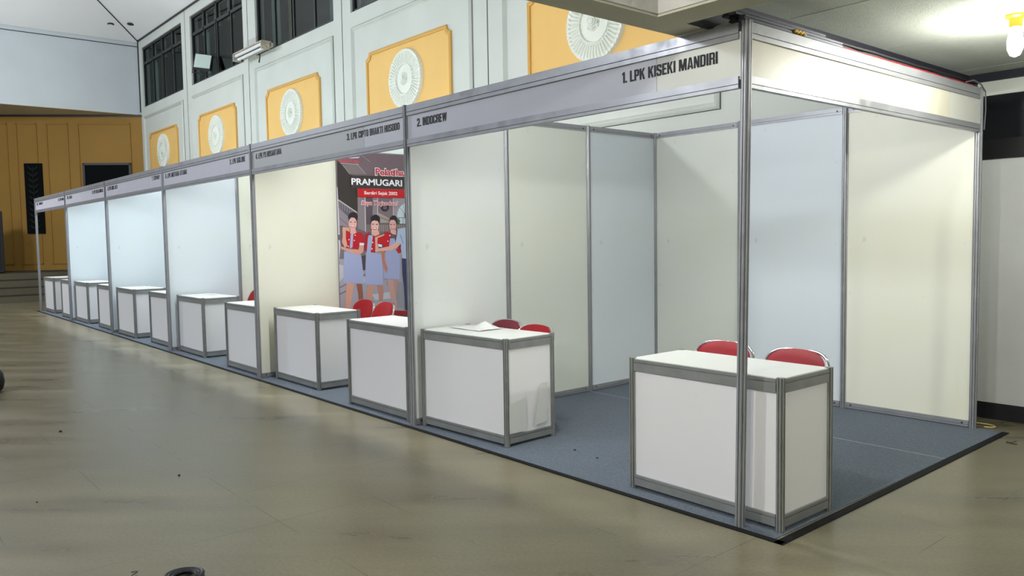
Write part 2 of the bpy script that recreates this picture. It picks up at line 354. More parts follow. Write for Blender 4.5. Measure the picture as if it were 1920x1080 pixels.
for i in range(5):
    xl, xr = JO[4-i], JO[5-i]
    b = MB(); frame_strip(xl+.33, xr-.33, 2.73, 5.04, YW, .075, .038, b)
    b.cur = 1
    for (a0, e0, a1, e1) in ((xl+.322, 2.722, xr-.322, 2.73), (xl+.322, 5.04, xr-.322, 5.05), (xl+.322, 2.73, xl+.33, 5.04), (xr-.33, 2.73, xr-.322, 5.04)): b.box(a0, YW-.006, e0, a1, YW+.002, e1)
    struct(b.build('trim_%d' % (i+2), [M_wall, mat('joint_dirt', (96, 98, 92), .9)]))
    c = (xl+xr)/2; c = c+.0
    x0, x1, z0, z1 = c-1.18, c+1.18, 3.36, 4.52
    t = thing('wall_panel', 'orange wall panel with notched corners, '+PANEL_NOTE[i], 'wall panel', (c, YW, z0), 0, 'orange panels on the white hall wall')
    P0 = notched(x0, x1, z0, z1, .10); P1 = notched(x0, x1, z0, z1, .10, .05)
    b = MB(); vs = [(x-c, -.012, z-z0) for x, z in P1]; b.add(vs, [tuple(range(len(vs)))]); b.build('panel_field', M_orange, t)
    b = MB(); n = len(P0); vs = []
    for k in range(n):
        a, q = P0[k], P1[k]; mx_, mz_ = (a[0]+q[0])/2, (a[1]+q[1])/2
        vs += [(a[0]-c, 0, a[1]-z0), (a[0]-c, -.03, a[1]-z0), (mx_-c, -.04, mz_-z0), (q[0]-c, -.03, q[1]-z0), (q[0]-c, -.005, q[1]-z0)]
    fs = [(k*5+j, k*5+j+1, ((k+1) % n)*5+j+1, ((k+1) % n)*5+j) for k in range(n) for j in range(4)]
    b.add(vs, fs); b.build('border_moulding', M_orange_d, t)
    # plaster medallion: plain rosette of rays round a rope ring and a boss
    mt = thing('medallion', 'round white plaster rosette on the orange panel '+['closest to the camera, cut by the beam', 'second from the beam', 'third from the beam', 'fourth from the beam', 'farthest away, by the ochre end wall'][i], 'medallion', (c, YW-.013, 3.93), 0, 'plaster medallions on the orange panels')
    R = .46; NR = 144; prof = []
    rr_ = [0, .03, .05, .085, .10, .105, .12, .15, .19, .215, .225, .24, .255, .27, .3, .35, .39, .41, .43, .445, .46]
    b = MB(); vs = []; n = NR
    for j, r in enumerate(rr_):
        for k in range(n):
            a = 2*PI*k/n
            if r < .105: h = .075+.02*math.cos(r*40)*math.cos(5*a)*(r > .03)-(r*.25)
            elif r < .22: h = .03+.02*(1-(r-.105)/.115)
            elif r < .26: h = .045+.010*math.sin(24*a)
            elif r < .40: h = .034+(.012 if (k % 3) else -.014)+.006*math.sin((r-.26)*22)
            elif r < .45: h = .046+.006*math.cos(48*a)
            else: h = 0 if r > .455 else .026
            vs.append((r*math.cos(a), -h, r*math.sin(a)))
    fs = [(j*n+k, j*n+(k+1) % n, (j+1)*n+(k+1) % n, (j+1)*n+k) for j in range(len(rr_)-1) for k in range(n)]
    b.add(vs, fs); b.build('carved_disc', M_plaster, mt)
    b = MB(); b.tube([(.232*math.cos(2*PI*k/40), -.05, .232*math.sin(2*PI*k/40)) for k in range(40)], .009, 6, True); b.build('rope_ring', M_plaster, mt)
    b = MB(); b.tube([((.02+.05*k/30)*math.cos(k*.42), -.085+.02*k/30, (.02+.05*k/30)*math.sin(k*.42)) for k in range(31)], .011, 6); b.lathe([(.03, 0), (.025, -.02), (.008, -.03)], (0, -.07, 0), 12, 'y'); b.build('boss', M_plaster, mt)

# windows ---------------------------------------------------------------------------
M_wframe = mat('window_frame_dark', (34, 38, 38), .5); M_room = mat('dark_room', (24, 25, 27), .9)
M_curt = mat('curtain_grey_green', (150, 164, 154), .9, var=.15, vscale=4); M_olive = mat('curtain_olive', (140, 122, 60), .9, var=.1, vscale=3); M_blueg = mat('curtain_blue_grey', (110, 140, 156), .9)
g = bpy.data.materials.new('window_glass'); g.use_nodes = True; N = g.node_tree.nodes; L = g.node_tree.links
tr = N.new('ShaderNodeBsdfTransparent'); tr.inputs[0].default_value = (.66, .72, .70, 1); gl = N.new('ShaderNodeBsdfGlossy'); gl.inputs['Roughness'].default_value = .03
mx = N.new('ShaderNodeMixShader'); mx.inputs[0].default_value = .07; L.new(tr.outputs[0], mx.inputs[1]); L.new(gl.outputs[0], mx.inputs[2]); L.new(mx.outputs[0], N['Material Output'].inputs[0]); M_glass = g
for i, (x0, x1) in enumerate(WIN):
    W = x1-x0; t = bpy.data.objects.new('window_%d' % (i+1), None); C.objects.link(t); t.location = (x0, YW, ZW0); t['kind'] = 'structure'
    H = ZW1-ZW0; y = .07; TZ = 1.18
    b = MB()
    for (a0, z0, a1, z1) in ((0, 0, W, .05), (0, H-.05, W, H), (0, 0, .05, H), (W-.05, 0, W, H), (0, TZ, W, TZ+.07)): b.box(a0, y-.03, z0, a1, y+.03, z1)
    for k in range(1, 4): b.box(W*k/4-.03, y-.03, TZ, W*k/4+.03, y+.03, H)
    for k in (.25, .47, .5, .76): b.box(W*k-.022, y-.02, 0, W*k+.022, y+.025, TZ)
    b.build('window_frame', M_wframe, t)
    MB().box(.03, y-.004, .03, W-.03, y+.004, H-.03).build('pane', M_glass, t)
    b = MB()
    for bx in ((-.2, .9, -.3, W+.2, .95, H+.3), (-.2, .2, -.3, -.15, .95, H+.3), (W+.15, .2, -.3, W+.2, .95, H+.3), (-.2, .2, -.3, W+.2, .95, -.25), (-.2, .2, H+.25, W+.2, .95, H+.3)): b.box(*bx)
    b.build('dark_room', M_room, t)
    def curtain(xa, xb, z0, z1, m_):
        b = MB(); n = 14; vs = []
        for k in range(n+1):
            x = xa+(xb-xa)*k/n; yy = .22+.02*math.sin(k*1.7)
            vs += [(x, yy, z0), (x, yy, z1), (x, yy+.012, z1), (x, yy+.012, z0)]
        fs = []
        for k in range(n):
            for j in range(4): fs.append((k*4+j, k*4+(j+1) % 4, (k+1)*4+(j+1) % 4, (k+1)*4+j))
        b.add(vs, fs); b.build('curtain', m_, t)
    curtain(W*.10, W*.23, .0, TZ, M_curt); curtain(W*.33, W*.42, .0, TZ, M_olive); curtain(W*.84, W*.99, .0, TZ, M_blueg if i == 2 else M_curt)
    for k in range(4): curtain(W*(.07+.25*k), W*(.2+.25*k), TZ, H, M_curt)

# far end: white upper wall, ochre skewed wall, stage steps --------------------------
up = MB().box(-22.15, -6, 5.14, -22.05, YW, 7.2).build('wall_left', M_wall_up); struct(up, 'white upper part of the far end wall')
b = MB().box(-22.05, -6, 7.17, -22.0, YW, 7.2); b.box(-22.05, -6, 7.03, -22.03, YW, 7.045); b.box(-22.05, YW-.02, 5.2, -22.0, YW, 7.2)
struct(b.build('trim_7', M_black), 'dark crown line of the far end wall')
A = Vector((-22.04, 3.36, 0)); D = Vector((-.5534715, -.8328681, 0))
ang = math.atan2(D.y, D.x)
# local frame: x along the wall away from the corner, +y into the hall side
yw = bpy.data.objects.new('wall_end', None); C.objects.link(yw); yw.location = A-D*.4; yw.rotation_euler = (0, 0, ang); struct(yw, 'ochre panelled end wall above the stage steps')
O = .4
MB().box(-.6, -.2, 0, 9, 0, 5.14).build('wall_surface', M_yel, yw)
def ypanel(s0, s1, z0, z1):
    b = MB(); w1 = .035; d = .025
    for (a0, c0, a1, c1) in ((s0, z0, s1, z0+w1), (s0, z1-w1, s1, z1), (s0, z0, s0+w1, z1), (s1-w1, z0, s1, z1)): b.box(a0+O, 0, c0, a1+O, d, c1)
    b.build('panel_moulding', M_yel_d, yw)
for s0, s1, z0 in ((.25, 1.68, .93), (1.93, 2.52, .93), (2.76, 3.32, .93), (3.54, 3.95, .93), (4.2, 4.8, .93), (5.0, 6.4, .93)): ypanel(s0, s1, z0, 4.89)
# soffit between the two planes and dark line
b = MB(); q = A-D*.4; e = A+D*8
b.add([(-22.05, 3.42, 5.125), (-22.05, -3.9, 5.125), (e.x, e.y, 5.125), (q.x-.4, q.y, 5.125), (-22.05, 3.42, 5.14), (-22.05, -3.9, 5.14), (e.x, e.y, 5.14), (q.x-.4, q.y, 5.14)], [(0,1,2,3),(4,5,6,7),(0,1,5,4),(1,2,6,5),(2,3,7,6),(3,0,4,7)])
struct(b.build('ceiling_stage', mat('soffit_brown', (190, 178, 148), .9)), 'brown soffit over the ochre wall')
MB().box(.3, 0, 5.07, 9, .03, 5.122).build('top_line', M_black, yw)
n_ = Vector((-D.y, D.x, 0))
def onwall(s, z, off=0): p = A+D*s; return (p.x-n_.x*0, p.y, z)
# framed pictures on the ochre wall
M_pic = mat('dark_carving', (12, 15, 17), .9, spec=.1); M_pic2 = mat('dark_green_leaf_relief', (34, 42, 38), .8, spec=.1)
t = thing('framed_carving', 'tall narrow dark framed carving of leaves on the ochre wall', 'picture', onwall(2.66, 1.8), ang)
MB().box(0, 0, 0, .47, .05, 1.97).build('frame', M_pic, t)
b = MB()
for k in range(11):
    z = .12+k*.165
    for sx in (-1, 1):
        cx = .235; b.tube([(cx, .055, z), (cx+sx*.07, .062, z+.05), (cx+sx*.14, .058, z+.12)], [.012, .03, .006], 6)
b.tube([(.235, .055, .08), (.235, .06, 1.88)], .01, 6); b.build('leaf_relief', M_pic2, t)
t = thing('framed_board', 'wide black framed board on the ochre wall, above the fascias', 'picture', onwall(.26, 2.0), ang)
b = MB(); [b.box(*q) for q in ((0, 0, 0, 1.31, .06, .06), (0, 0, 1.71, 1.31, .06, 1.77), (0, 0, 0, .06, .06, 1.77), (1.25, 0, 0, 1.31, .06, 1.77))]; b.build('frame', M_black, t)
MB().box(.05, 0, .05, 1.26, .03, 1.72).build('board', M_pic, t)
# stage and its steps
def step_poly(x1):
    P = [(x1, -6)]
    if x1 > -22.0: P += [(x1, YW-.02), (-22.0, YW-.02)]
    s_ = max(.02, (A.x-x1)/.5534715)
    for q in (s_, 8.5): P.append((A.x+D.x*q+.02, A.y+D.y*q))
    P.append((P[-1][0], -6)); return P
for k in range(4):
    x1 = -21.55-.32*k; nm = ['lowest', 'second', 'third', 'top'][k]
    P = step_poly(x1); n = len(P)
    def slab(z0, z1): return MB().add([(x, y, z0) for x, y in P]+[(x, y, z1) for x, y in P], [tuple(range(n-1, -1, -1)), tuple(range(n, 2*n))]+[(i, (i+1) % n, n+(i+1) % n, n+i) for i in range(n)])
    s_ = slab(.19*k, .19*(k+1)-.03).build('stage_step', M_step); tag(s_, nm+' step of the dim stage beside the ochre wall', 'step', 'stage steps')
    slab(.19*(k+1)-.03, .19*(k+1)).build('nosing', mat('step_nosing', (44, 42, 34), .6), s_)
t = thing('loudspeaker', 'dark tall box on the stage at the left edge', 'box', (-22.75, -.45, .76))
MB().box(-.3, -.4, 0, .3, .42, 1.62).build('cabinet', M_black, t, bevel=.02); MB().box(.3, -.33, .1, .31, .35, 1.5).build('grille', mat('speaker_grille', (30, 28, 26), .8, bump=.3, bscale=200), t)

# hipped hall ceiling ------------------------------------------------------------------
s = .4745; h = 7.0
b = MB(); c0 = (-22.05, YW, 7.2); ridge = (-22.05+h, YW-h, 7.2+s*h)
b.add([c0, ridge, (2, YW-h, 7.2+s*h), (2, YW, 7.2)], [(0, 1, 2, 3)])
b.add([c0, ridge, (-22.05+h, -14, 7.2+s*h), (-22.05, -14, 7.2)], [(0, 1, 2, 3)])
ce = b.build('ceiling_hall', mat('hall_ceiling', (242, 243, 243), .85, var=.04, vscale=.6)); struct(ce, 'sloping grey hall ceiling meeting in a hip')
md = ce.modifiers.new('s', 'SOLIDIFY'); md.thickness = .05; md.offset = 1
b = MB().tube([(c0[0]+.02, c0[1]-.02, c0[2]-.01), (ridge[0], ridge[1], ridge[2]-.02)], .022, 6); b.box(-22.05, YW-.03, 7.165, -.24, YW, 7.205)
struct(b.build('trim_8', M_black), 'dark hip seam of the ceiling')
for k, (p, lb) in enumerate((((-21.484, 2.585, 7.445), 'small dark recessed downlight on the end facet of the hall ceiling'), ((-21.03, 2.976, 7.41), 'small dark fitting on the long facet of the hall ceiling, by the hip seam'))):
    o = MB().lathe([(.05, -.01), (.05, -.035), (.085, -.035), (.09, -.02), (.09, .0)], (0, 0, 0), 16).build('downlight', M_black, loc=p); tag(o, lb, 'lamp')

# low ceiling, beams ----------------------------------------------------------------------
ZB = 2.512
b = MB().box(-.24, -.36, 2.675, 7, YW, 2.78)
struct(b.build('ceiling', tile_ceiling_mat()), 'low textured ceiling on the right')
b = MB()
for y in (.75, 1.95, 3.15): b.box(-.2, y, 2.6735, 7, y+.003, 2.675)
for x in (.95, 2.15): b.box(x, -.1, 2.6735, x+.003, YW, 2.675)
struct(b.build('trim_9', mat('ceiling_joint', (172, 178, 170), .9)))
bm_ = MB().box(-.42, -12, ZB, -.24, YW, 3.3).build('beam', M_soffit); struct(bm_, 'concrete beam running towards the long wall')
bm_.name = 'trim_10'
o = MB().box(-.24, -.36, ZB, 7, -.15, 3.3).build('trim_11', M_soffit); struct(o, 'concrete beam over the nearest booth front')
# plastered inner faces of the coffer
b = MB().box(-.24, -12, ZB+.012, -.232, -.36, 3.0); b.box(-.24, -.368, ZB+.012, 7, -.36, 3.0)
struct(b.build('trim_12', M_rough), 'rough white plaster faces of the coffer')
o = MB().box(-.24, -12, 3.0, 7, -.36, 3.1).build('ceiling_coffer', M_rough); struct(o)
# dark crown round the low ceiling
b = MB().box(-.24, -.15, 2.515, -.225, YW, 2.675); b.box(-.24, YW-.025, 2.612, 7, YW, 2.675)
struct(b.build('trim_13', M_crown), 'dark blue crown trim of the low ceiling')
# right end of the long wall: dark window band, base
t = bpy.data.objects.new('window_5', None); C.objects.link(t); t.location = (-.6, YW, 2.017); t['kind'] = 'structure'; t['label'] = 'wide black window band on the right'
MB().box(0, -.012, 0, 7, .0, .485).build('pane', mat('black_glass', (22, 23, 28), .18), t)
b = MB().box(0, -.03, 0, 7, -.0, .15); b.build('sill_rail', mat('black_rail', (13, 13, 18), .35), t)
o = MB().box(-.7, YW-.012, .128, 7, YW, 2.017).build('wall_right', mat('stained_wall_white', (206, 208, 208), .7, var=.10, vscale=1.6)); struct(o, 'stained white wall right of the booths')
o = MB().box(-.7, YW-.02, 0, 7, YW, .128).build('baseboard_right', M_black); struct(o, 'black base strip')
# enclosing wall at the far right so that the hall is closed
o = MB().box(7, -12, 0, 7.2, YW, 3.3).build('wall_far_right', M_wall); struct(o)

# ================================================================ BOOTHS
BD = 2.975; ZT = 2.5
def post_prof(r, g_=.3, dep=.35):
    P = []
    for k in range(8):
        a = 2*PI*(k+.5)/8; a2 = 2*PI*(k+1.5)/8
        p, q = Vector((r*math.cos(a), r*math.sin(a), 0)), Vector((r*math.cos(a2), r*math.sin(a2), 0))
        mid = (p+q)/2; inn = mid*(1-dep)
        e1 = mid+(p-mid)*g_; e2 = mid+(q-mid)*g_
        P += [p, e1, inn+(p-mid)*g_*.8, inn+(q-mid)*g_*.8, e2]
    return P
PP = post_prof(.026)
def make_post(r, h): return MB().prism(post_prof(r), (0, 0, 0), (0, 0, h))
BN = ['nearest', 'second', 'third', 'fourth', 'fifth', 'farthest']
proto_post = None
def post(x, y, label, lean=0, group='aluminium booth posts'):
    global proto_post
    if proto_post is None:
        t = thing('aluminium_post', label, 'post', (x, y, .004), 0, group)
        make_post(.026, ZT-.004).build('extrusion', M_alu, t)
        MB().lathe([(.024, 0), (.024, .003), (.01, .004)], (0, 0, ZT-.004), 8).build('end_cap', M_groove, t)
        proto_post = t
    else: t = dup(proto_post, (x, y, .004), 0, label, group)
    if lean: t.rotation_euler = (0, lean, 0)
    return t
post(-.022, 0, 'aluminium corner post at the front of the nearest booth, between the two fascias', .014)
for k in range(1, 7):
    post(-3*k, 0, 'aluminium front post between the '+BN[k-1]+' and '+BN[k]+' booth openings' if k < 6 else 'leftmost aluminium front post, at the far end of the booth row')
post(0, BD, 'aluminium post at the right end of the back wall, below the tape strip')
post(-1, BD, 'aluminium post in the back wall, left of the rightmost panel')
post(-2, BD, 'aluminium post in the back wall, behind the corner post')
for k in range(1, 7):
    post(-3*k, BD, ('aluminium post in the back left corner of the %s booth' % BN[k-1]))
    if k == 6: continue
    post(-3*k, 1, ('aluminium post in the left side wall of the %s booth, nearer the front' % BN[k-1]))
    post(-3*k, 2, ('aluminium post in the left side wall of the %s booth, nearer the back' % BN[k-1]))
for k in range(2, 7):
    for j in (1, 2): post(-3*k+j, BD, 'aluminium post in the back wall of the %s booth, %s of two' % (BN[k-1], ('left', 'right')[j-1]))

def rail(b, L_, h, d, z0):
    """horizontal beam profile along local x from 0 to L_, slotted on both faces"""
    s0, s1 = h*.30, h*.36
    prof = [(0, -d, 0), (0, -d, s0), (0, -d+.007, s0+.0005), (0, -d+.007, s1), (0, -d, s1), (0, -d, h), (0, d, h), (0, d, s1), (0, d-.007, s1), (0, d-.007, s0), (0, d, s0), (0, d, 0)]
    b.prism([(p[0], p[1], p[2]+z0) for p in prof], (.026, 0, 0), (L_-.026, 0, 0))
protos = {}
def panel(x, y, L_, rz, m_, label, group='booth wall panels'):
    key = (m_.name, round(L_, 3))
    if key not in protos:
        t = thing('wall_partition', label, 'partition', (x, y, .005), rz, group)
        MB().box(.02, -.002, .05, L_-.02, .002, ZT-.05).build('panel_sheet', m_, t)
        b = MB(); rail(b, L_, .052, .012, ZT-.052-.005); top = b.build('top_rail', M_alu, t)
        b = MB(); rail(b, L_, .045, .012, .004); bot = b.build('bottom_rail', M_alu, t)
        for par, z in ((top, ZT-.033), (bot, .03)):
            for xx in (.07, L_-.07): MB().lathe([(.007, -.0135), (.007, .0135)], (xx, 0, z), 10, 'y').build('lock_screw', M_black, par)
        protos[key] = t; return t
    return dup(protos[key], (x, y, .005), rz, label, group)
bw = [(M_cream, 'yellowish'), (M_cool, 'bluish white'), (M_cream, 'cream')]
panel(-3, BD, 1, 0, M_cream, 'off-white back wall panel of the nearest booth, leftmost of its three')
panel(-2, BD, 1, 0, M_cool, 'bluish white back wall panel of the nearest booth, middle one behind the corner post')
panel(-1, BD, 1, 0, M_yellowed, 'cream back wall panel of the nearest booth, rightmost, crossed by a slanting light edge')
side = {1: (M_white, M_cream, M_cool), 2: (M_yellowed, M_white, M_white), 3: (M_cool, M_yellowed, M_white), 4: (M_cool, M_cool, M_white), 5: (M_cool, M_cool, M_white)}
tint = {M_white.name: 'white', M_cream.name: 'off-white', M_cool.name: 'bluish white', M_yellowed.name: 'creamy yellow'}
for k in range(1, 6):
    for j in range(3):
        m_ = side[k][j]
        panel(-3*k, j*1.0, .975 if j == 2 else 1.0, PI/2, m_, '%s side wall panel on the left of the %s booth, %s' % (tint[m_.name], BN[k-1], ('at the front', 'in the middle', 'at the back')[j]))
for k in range(2, 7):
    for j in range(3):
        panel(-3*k+j, BD, 1, 0, (M_white, M_cream, M_white)[j], 'back wall panel of the %s booth, %s' % (BN[k-1], ('left of three', 'middle of three', 'right of three')[j]))

# fascias ---------------------------------------------------------------------------------
TXT = {0: [('2. INDOCREW', -2.845, -2.462, 2.322, 2.383), ('1. LPK KISEKI MANDIRI', -.785, -.152, 2.324, 2.384)],
       1: [('4. LPK P3 NUSANTARA', -5.884, -5.25, 2.335, 2.392), ('3. LPK CIPTO BHAKTI HUSODO', -3.93, -3.09, 2.33, 2.386)],
       2: [('6. LPK MUTIARA UTAMA', -8.885, -8.03, 2.335, 2.395), ('5. LPK KIGLOBE', -6.6, -6.165, 2.338, 2.395)],
       3: [('8. LPK KOBE JAYA', -11.85, -11.265, 2.336, 2.395), ('7. STIPARY', -9.48, -9.13, 2.346, 2.40)],
       4: [('10. SUJI', -14.83, -14.42, 2.336, 2.39), ('9. LPK SEKAI MULIA', -12.88, -12.15, 2.334, 2.39)],
       5: [('12. INDO', -17.86, -17.19, 2.342, 2.39), ('11. LPK MULIA', -15.65, -15.05, 2.335, 2.385)]}
FLAB = ['long fascia of the nearest booth reading INDOCREW and LPK KISEKI MANDIRI', 'fascia of the second booth reading LPK P3 NUSANTARA and LPK CIPTO BHAKTI HUSODO', 'fascia of the third booth, with the black lettering numbered 6 and 5', 'fascia of the fourth booth, with the black lettering numbered 8 and 7', 'fascia of the fifth booth, with small black lettering numbered 10 and 9', 'leftmost and smallest fascia, at the far end of the booth row']
def fascia(t, L_, seam, m1, m2, inner=True):
    b = MB().box(.02, -.003, .04, seam-.0015, .003, .27); b.build('sign_board', m1, t)
    b = MB().box(seam+.0015, -.003, .04, L_-.02, .003, .27); b.build('sign_board', m2, t)
    b = MB(); rail(b, L_, .078, .016, .235); b.build('top_rail', M_alu, t)
    b = MB(); rail(b, L_, .058, .016, -.002); b.build('bottom_rail', M_alu, t)
Z0 = 2.185
for k in range(6):
    t = thing('fascia_sign', FLAB[k], 'sign', (-3*(k+1), 0, Z0), 0, 'booth fascias with exhibitor names')
    fascia(t, 3.0, [2.46, 2.36, 2.38, 2.36, 2.40, 2.6][k], M_fas if k != 1 else mat('fascia_board_grey', (182, 186, 186), .45), [M_fas2, M_fas, M_fas, M_fas, M_fas, M_fas][k])
    for (s_, x0, x1, z0, z1) in TXT[k]:
        P, fs = block_text(s_, x1-x0, z1-z0)
        b = MB().add([(u+x0+3*(k+1), -.0045-.00004*(i_ % 5), v+z0-Z0) for i_, (u, v) in enumerate(P)], fs); b.build('lettering', M_letter, t)
t = thing('fascia_sign', 'blank cream fascia over the open right side, glowing from the bulb', 'sign', (0, 0, Z0), PI/2)
fascia(t, BD, 2.44, M_fas3, M_fas2)

# booth tubes behind the fascias -----------------------------------------------------------------
for k in range(6):
    e_, col = TUBE[k]
    t = thing('fluorescent_batten', 'fluorescent tube fixed behind the fascia of the %s booth' % BN[k], 'lamp', (-3*k-1.5, .045, 2.43), 0, 'fluorescent tubes behind the fascias')
    MB().box(-.62, -.022, -.02, .62, .006, .02).build('housing', mat('lamp_housing', (225, 225, 220), .5), t)
    b = MB().tube([(-.59, .028, 0), (.59, .028, 0)], .013, 10); b.build('tube', mat('tube_light_%d' % k, (240, 240, 240), .5, emit=(e_, col)), t)
    for x_ in (-.615, .59): MB().box(x_, -.01, -.017, x_+.025, .045, .017).build('end_holder', mat('lamp_housing', (225,225,220), .5), t)

# ceiling bulbs ------------------------------------------------------------------------------------
def bulb(x, y, z, power, label, drop=.0):
    t = thing('ceiling_bulb', label, 'lamp', (x, y, z), 0)
    b = MB().lathe([(.055, 0), (.055, -.012), (.045, -.02), (.036, -.022), (.034, -.07), (.024, -.078)], (0,0,0), 8); b.build('socket', mat('brass_socket', (214, 176, 60), .35, .6), t)
    b = MB().lathe([(.014, -.078), (.024, -.085), (.034, -.11), (.04, -.15), (.038, -.19), (.025, -.222), (.006, -.232)], (0,0,0), 20)
    b.build('bulb', mat('bulb_glow_%s' % label[:6], (255, 255, 250), .4, emit=(power, (1, 1, .93))), t, smooth=True)
    return t
bulb(.625, 1.70, 2.675, BULB_E, 'glowing white bulb in a yellow socket on the low ceiling, by the right side fascia')
bulb(.25, -3.0, 3.0, MEZZ_E, 'second glowing bulb on the low ceiling in front of the nearest booth')

bulb(4.5, -.1, 2.675, SIDE_E, 'third glowing bulb on the low ceiling, right of the booth row')

bulb(1.5, -5.0, 3.0, BACK_FILL_E, 'fourth glowing bulb on the low ceiling, behind the camera side')  # unseen bulb added to share the frontal light and weaken the post shadow

# ================================================================ COUNTERS
def make_counter(name_label, group):
    t = thing('counter', name_label, 'counter', (0, 0, .005), 0, group)
    Wd, Dp, H = 1.0, .5, .765; r = .022; a0, a1, c0, c1 = r, Wd-r, r, Dp-r
    for (x, y) in ((a0, c0), (a1, c0), (a0, c1), (a1, c1)):
        MB().prism(post_prof(r), (x, y, 0), (x, y, H)).build('leg_post', M_alu2, t)
    MB().box(a0, c0-.002, .04, a1, c0+.002, H-.04).build('front_panel', M_ctr, t)
    for x in (a0, a1): MB().box(x-.002, c0, .04, x+.002, c1, H-.04).build('side_panel', M_ctr, t)
    MB().box(a0-.004, c0-.004, H-.012, a1+.004, c1+.004, H-.003).build('counter_top', M_ctop, t)
    def hr(x0, y0, x1, y1, z0, h, nm):
        dx, dy = x1-x0, y1-y0; L_ = math.hypot(dx, dy); ux, uy = dx/L_, dy/L_; nx, ny = uy, -ux; d = .014; sl0, sl1 = h*.68, h*.76
        pr = [(-d, 0), (-d, h), (d, h), (d, sl1), (d-.007, sl1), (d-.007, sl0), (d, sl0), (d, 0)]
        b = MB().prism([(nx*p, ny*p, q) for p, q in pr], (x0+ux*.02, y0+uy*.02, z0), (x1-ux*.02, y1-uy*.02, z0)); b.build(nm, M_alu2, t)
    for z0, h, nm in ((H-.075, .068, 'top_rail'), (.02, .06, 'bottom_rail')):
        hr(a0, c0, a1, c0, z0, h, nm); hr(a1, c0, a1, c1, z0, h, nm); hr(a0, c1, a0, c0, z0, h, nm)
    hr(a1, c1, a0, c1, H-.075, .068, 'top_rail')
    return t
CG = 'white display counters in the booths'
CT = [(-.822, .066, -.01, 'white counter at the right front corner, standing behind the corner post'),
      (-2.962, .05, .045, 'white counter at the front left of the nearest booth, with a crumpled film on top'),
      (-4.13, .04, 0, 'white counter at the right of the second booth, cut off by the front post'),
      (-5.86, .115, 0, 'white counter at the left of the second booth, beside the creamy side panel'),
      (-7.07, .04, 0, 'white counter at the right of the third booth, with one red chair behind it'),
      (-8.93, .08, 0, 'white counter at the left of the third booth, before a bluish white side wall'),
      (-10.2, .08, 0, 'white counter at the right of the fourth booth, left of the third booth post'),
      (-11.84, .04, 0, 'white counter at the left of the fourth booth'),
      (-13.23, .07, 0, 'white counter at the right of the fifth booth'),
      (-14.94, .06, 0, 'white counter at the left of the fifth booth'),
      (-16.18, .06, 0, 'white counter at the right of the farthest booth, mostly hidden by its post'),
      (-17.98, .07, 0, 'leftmost counter of the row, against the farthest front post')]
pc = make_counter(CT[0][3], CG); pc.location = (CT[0][0], CT[0][1], .005); pc.rotation_euler = (0, 0, CT[0][2])
for x, y, r, lb in CT[1:]: dup(pc, (x, y, .005), r, lb, CG)

# crumpled film and tape marks on the second counter
b = MB(); vs = []; random.seed(3); n = 8
for j in range(n+1):
    for i in range(n+1):
        h = .002+.05*math.exp(-((i-5)**2+(j-6)**2)/2.2)+.004*random.random()
        vs.append((i*.05, j*.03, h))
b.add(vs, [(j*(n+1)+i, j*(n+1)+i+1, (j+1)*(n+1)+i+1, (j+1)*(n+1)+i) for j in range(n) for i in range(n)])
o = b.build('plastic_film', M_ctop, smooth=True, loc=(-2.88, .27, .769)); tag(o, 'crumpled white film peeling up at the back of the counter top', 'film')
md = o.modifiers.new('s', 'SOLIDIFY'); md.thickness = .001
M_tp = mat('translucent_tape', (216, 217, 212), .4)
o = MB().add([(0, 0, 0), (.0, .16, 0), (.0, .16, .24), (.0, .0, .2)], [(0, 1, 2, 3)]).build('tape_patch', M_tp, loc=(-1.9815+.0155, .12, .1)); 
md = o.modifiers.new('s', 'SOLIDIFY'); md.thickness = .0008
tag(o, 'grey tape patch low on the side of the film-covered counter, towards the front', 'tape', 'tape patches on the counter side')
o = MB().add([(0, 0, 0), (.0, .12, .02), (.0, .13, .3), (.0, .07, .3)], [(0, 1, 2, 3)]).build('tape_patch', M_tp, loc=(-1.966, .36, .12))
md = o.modifiers.new('s', 'SOLIDIFY'); md.thickness = .0008
tag(o, 'slanted grey tape patch low on the side of the film-covered counter, towards the back', 'tape', 'tape patches on the counter side')

